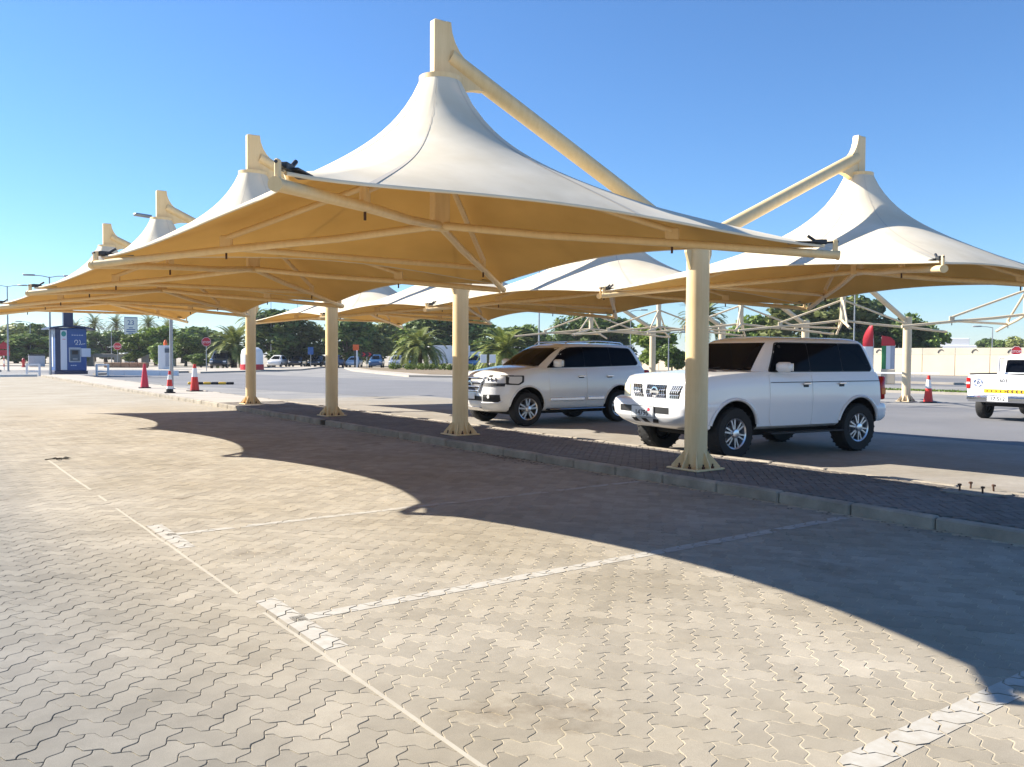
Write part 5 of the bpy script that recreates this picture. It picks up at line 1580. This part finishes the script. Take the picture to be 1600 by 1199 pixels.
# white truck box and board sign
def van(x, y, rz, label, colr, L_=5.2, W_=1.95, H_=2.0, kind='van'):
    t = thing(kind, label, kind, (x, y, -.018), rz)
    lo = Hull(.35, [(-9, 1.15), (L_ * .22, 1.15), (L_ * .30, 1.12), (L_ * .5, .95)], [(0, W_ * .46, L_ * .48, -L_ * .49), (.3, W_ * .5, L_ * .5, -L_ * .5), (1, W_ * .49, L_ * .48, -L_ * .495)], 3, 10, .7, .2, .02)
    mb = MB(); lo.shell(mb, 8); solid_object(mb, 'body', [colr, M['under']], parent=t)
    gh = Hull(1.12, [(-9, H_), (9, H_)], [(0, W_ * .48, L_ * .30, -L_ * .49), (.8, W_ * .44, L_ * .13, -L_ * .47), (1, W_ * .38, L_ * .05, -L_ * .45)], 4, 8, .4, .25, .02)
    mb = MB(); gh.shell(mb, 8); solid_object(mb, 'cabin', [colr], parent=t)
    q = MB(); q.grid(lambda u, v: (gh.x_front((-.74 + 1.48 * u), 1.18 + (H_ - 1.4) * v, L_ * .2) + .01, -.74 + 1.48 * u, 1.18 + (H_ - 1.4) * v), [k / 6 for k in range(7)], [k / 3 for k in range(4)], off=(.02, 0, 0)); q.build('windshield', M['glass_dark'], t)
    for sg in (1, -1):
        side_panel(gh, 'side_window', [(L_ * .20, 1.2), (L_ * .12, H_ - .28), (-L_ * .10, H_ - .28), (-L_ * .10, 1.2)], sg, M['glass_dark'], t, .008, .02, .05)
        q = MB(); q.bbox((L_ * .47, sg * W_ * .36, .82), (.1, .34, .16), .03); q.build('headlight', M['lamp_clear'], t)
        for xx in (L_ * .30, -L_ * .30): wheel(t, xx, sg * W_ * .42, .33, .22, .2, sg, 'road', 0, False)
    q = MB(); q.bbox((L_ * .5, 0, .60), (.03, 1.1, .2), .01); q.build('grille', M['ink'], t)
    return t
M['car_black'] = mat('black_car_paint', (.012, .013, .016), .2, coat=.6)
M['car_blue'] = mat('blue_car_paint', (.03, .09, .20), .3, coat=.6)
M['car_silver'] = mat('silver_car_paint', (.35, .38, .42), .3, .4, coat=.6)
van(30.0, 97.2, R(-118), 'black van driving toward the camera left of the farthest column', M['car_black'])
def sedan(x, y, rz, label, colr, tall=0.0):
    t = thing('car', label, 'car', (x, y, -.018), rz, 'cars parked across the road')
    lo = Hull(.28, [(-9, .95 + tall * .4), (-.6, .95 + tall * .4), (.9, .93 + tall * .4), (2.2, .72 + tall * .4)], [(0, .80, 2.1, -2.1), (.3, .88, 2.2, -2.2), (.8, .88, 2.2, -2.2), (1, .82, 2.1, -2.1)], 2.8, 4, .8, .5, .04)
    mb = MB(); lo.shell(mb, 8); solid_object(mb, 'body', [colr, M['under']], [arch_cut(1.35, .37, .33), arch_cut(-1.35, .37, .33)], parent=t)
    zr = 1.42 + tall
    gh = Hull(.90 + tall * .4, [(-9, zr), (9, zr)], [(0, .80, 1.2, -1.9), (.7, .66, .45, -1.45), (.92, .58, .2, -1.2), (1, .5, .05, -1.05)], 3.5, 4, .5, .5, .03)
    mb = MB(); gh.shell(mb, 8); solid_object(mb, 'cabin', [colr], parent=t)
    z0, z1 = .98 + tall * .45, zr - .10
    q = MB(); q.grid(lambda u, v: (gh.x_front((-.62 + 1.24 * u) * (1 - .15 * v), z0 + (z1 - z0) * v, .6) + .01, (-.62 + 1.24 * u) * (1 - .15 * v), z0 + (z1 - z0) * v), [k / 6 for k in range(7)], [k / 3 for k in range(4)], off=(.02, 0, 0)); q.build('windshield', M['glass_dark'], t)
    q = MB(); q.grid(lambda u, v: (gh.x_rear((-.58 + 1.16 * u) * (1 - .15 * v), z0 + (z1 - z0) * v, -1.5) - .01, (-.58 + 1.16 * u) * (1 - .15 * v), z0 + (z1 - z0) * v), [k / 6 for k in range(7)], [k / 3 for k in range(4)], off=(-.02, 0, 0)); q.build('rear_window', M['glass_dark'], t)
    for sg in (1, -1):
        side_panel(gh, 'side_window', [(.75, z0), (.2, z1), (-.9, z1), (-1.25, z0)], sg, M['glass_dark'], t, .008, .02, .06)
        q = MB(); q.bbox((2.02, sg * .62, .64 + tall * .4), (.16, .3, .12), .03); q.build('headlight', M['lamp_clear'], t)
        q = MB(); q.bbox((-2.06, sg * .64, .72 + tall * .4), (.14, .26, .12), .03); q.build('taillight', M['lamp_red'], t)
        for xx in (1.35, -1.35): wheel(t, xx, sg * .76, .33, .2, .2, sg, 'road', 0, False)
    return t
for x, y, lb, m, tl in ((39.2, 104.5, 'white parked car right of the white tank unit', 'white_car', .12),
                        (41.6, 104.0, 'black parked car left of the blue parking sign', 'car_black', .15),
                        (44.0, 103.0, 'dark parked car right of the blue parking sign', 'car_black', .1),
                        (45.6, 101.5, 'blue-grey parked car left of the third canopy column', 'car_blue', .2),
                        (48.8, 102.5, 'white parked sedan right of the third canopy column', 'white_car', .0),
                        (50.6, 99.6, 'blue parked car behind the chevron sign', 'car_blue', .25),
                        (52.6, 97.8, 'silver parked car between chevron sign and palm', 'car_silver', .2),
                        (53.8, 96.0, 'dark blue parked car nearest the palm hedge', 'car_blue', .05)):
    sedan(x, y, R(-125) + rng.uniform(-.1, .1), lb, M[m], tl)
sedan(52.6, 79.5, R(-130), 'dark blue car between second column and rounded SUV hood', M['car_blue'], .3)
t = thing('box_truck', 'white box truck parked behind the date palm', 'truck', (57.5, 93.0, -.018), R(-25))
q = MB(); q.bbox((0, 0, 1.75), (5.2, 2.2, 2.3), .05); q.build('cargo_box', M['sign_white'], t)
q = MB(); q.bbox((3.4, 0, 1.3), (1.5, 2.0, 1.7), .12); cb = q.build('cab', M['sign_white'], t)
q = MB(); q.bbox((4.12, 0, 1.65), (.06, 1.7, .7), .02); q.build('windshield', M['glass_dark'], cb)
for xx in (-1.7, 3.2):
    for sg in (1, -1): wheel(t, xx, sg * .9, .42, .25, .24, sg, 'road', 0, False)
t = thing('parking_sign', 'blue parking sign on a post among the parked cars', 'road sign', (40.5, 97.0, -.018), R(-25))
q = MB(); q.tube([(0, 0, 0), (0, 0, 2.3)], .04, 8); q.build('post', M['galv'], t)
q = MB(); q.bbox((0, -.05, 2.1), (.65, .04, .9), .01); q.build('panel', M['blue_ink'], t)
t = thing('notice_board', 'white notice boards on a dark post behind the rounded SUV hood', 'notice board', (31.6, 46.2, -.014), R(-35))
q = MB(); q.bbox((0, 0, .9), (.10, .10, 1.8), .01); q.build('post', M['ink'], t)
for s_ in (-1, 1):
    q = MB(); q.bbox((s_ * .30, -.03, 1.45), (.42, .05, .55), .01); q.build('board', M['sign_white'], t)
t = thing('boom_gate', 'long white boom gate lowered across the far lane at right', 'barrier', (49.0, 32.0, -.012), R(-72))
q = MB(); q.bbox((0, 0, .5), (.35, .3, 1.0), .03); q.build('cabinet', M['sign_white'], t)
q = MB(); q.bbox((3.0, -.2, .72), (6.2, .06, .10), .01); q.build('boom', M['sign_white'], t)
# dry leaf litter
lf = MB(); 
for k in range(5):
    a = k * 1.3; lf.add([(0, 0, .004), (.10 * math.cos(a), .10 * math.sin(a), .02), (.16 * math.cos(a + .25), .16 * math.sin(a + .25), .006), (.08 * math.cos(a + .5), .08 * math.sin(a + .5), .035)], [(0, 1, 2, 3)])
lf.tube([(-.22, 0, .008), (-.1, .02, .015), (.02, 0, .012)], .008, 5)
o = lf.build('dry_leaf', mat('dry_leaf', (.05, .04, .025), .9), None, recalc=False); o.location = (2.07, 14.8, .002)
tag(o, 'dark dried leaf cluster lying on the paving at left', 'leaf')
# ------------------------------------------------------------------ air
hz = MB(); hz.box((400, 400, 6.4), (3800, 3800, 15.0))
M['air'] = bpy.data.materials.new('air'); M['air'].use_nodes = True
N_ = M['air'].node_tree.nodes; N_.remove(N_['Principled BSDF'])
pv = N_.new('ShaderNodeVolumePrincipled'); pv.inputs['Color'].default_value = (.80, .88, 1.0, 1); pv.inputs['Density'].default_value = .00025; pv.inputs['Anisotropy'].default_value = .2
M['air'].node_tree.links.new(pv.outputs[0], N_['Material Output'].inputs['Volume'])
tag(hz.build('haze', M['air']), 'thin pale dust haze over the far trees', 'haze', kind='stuff')
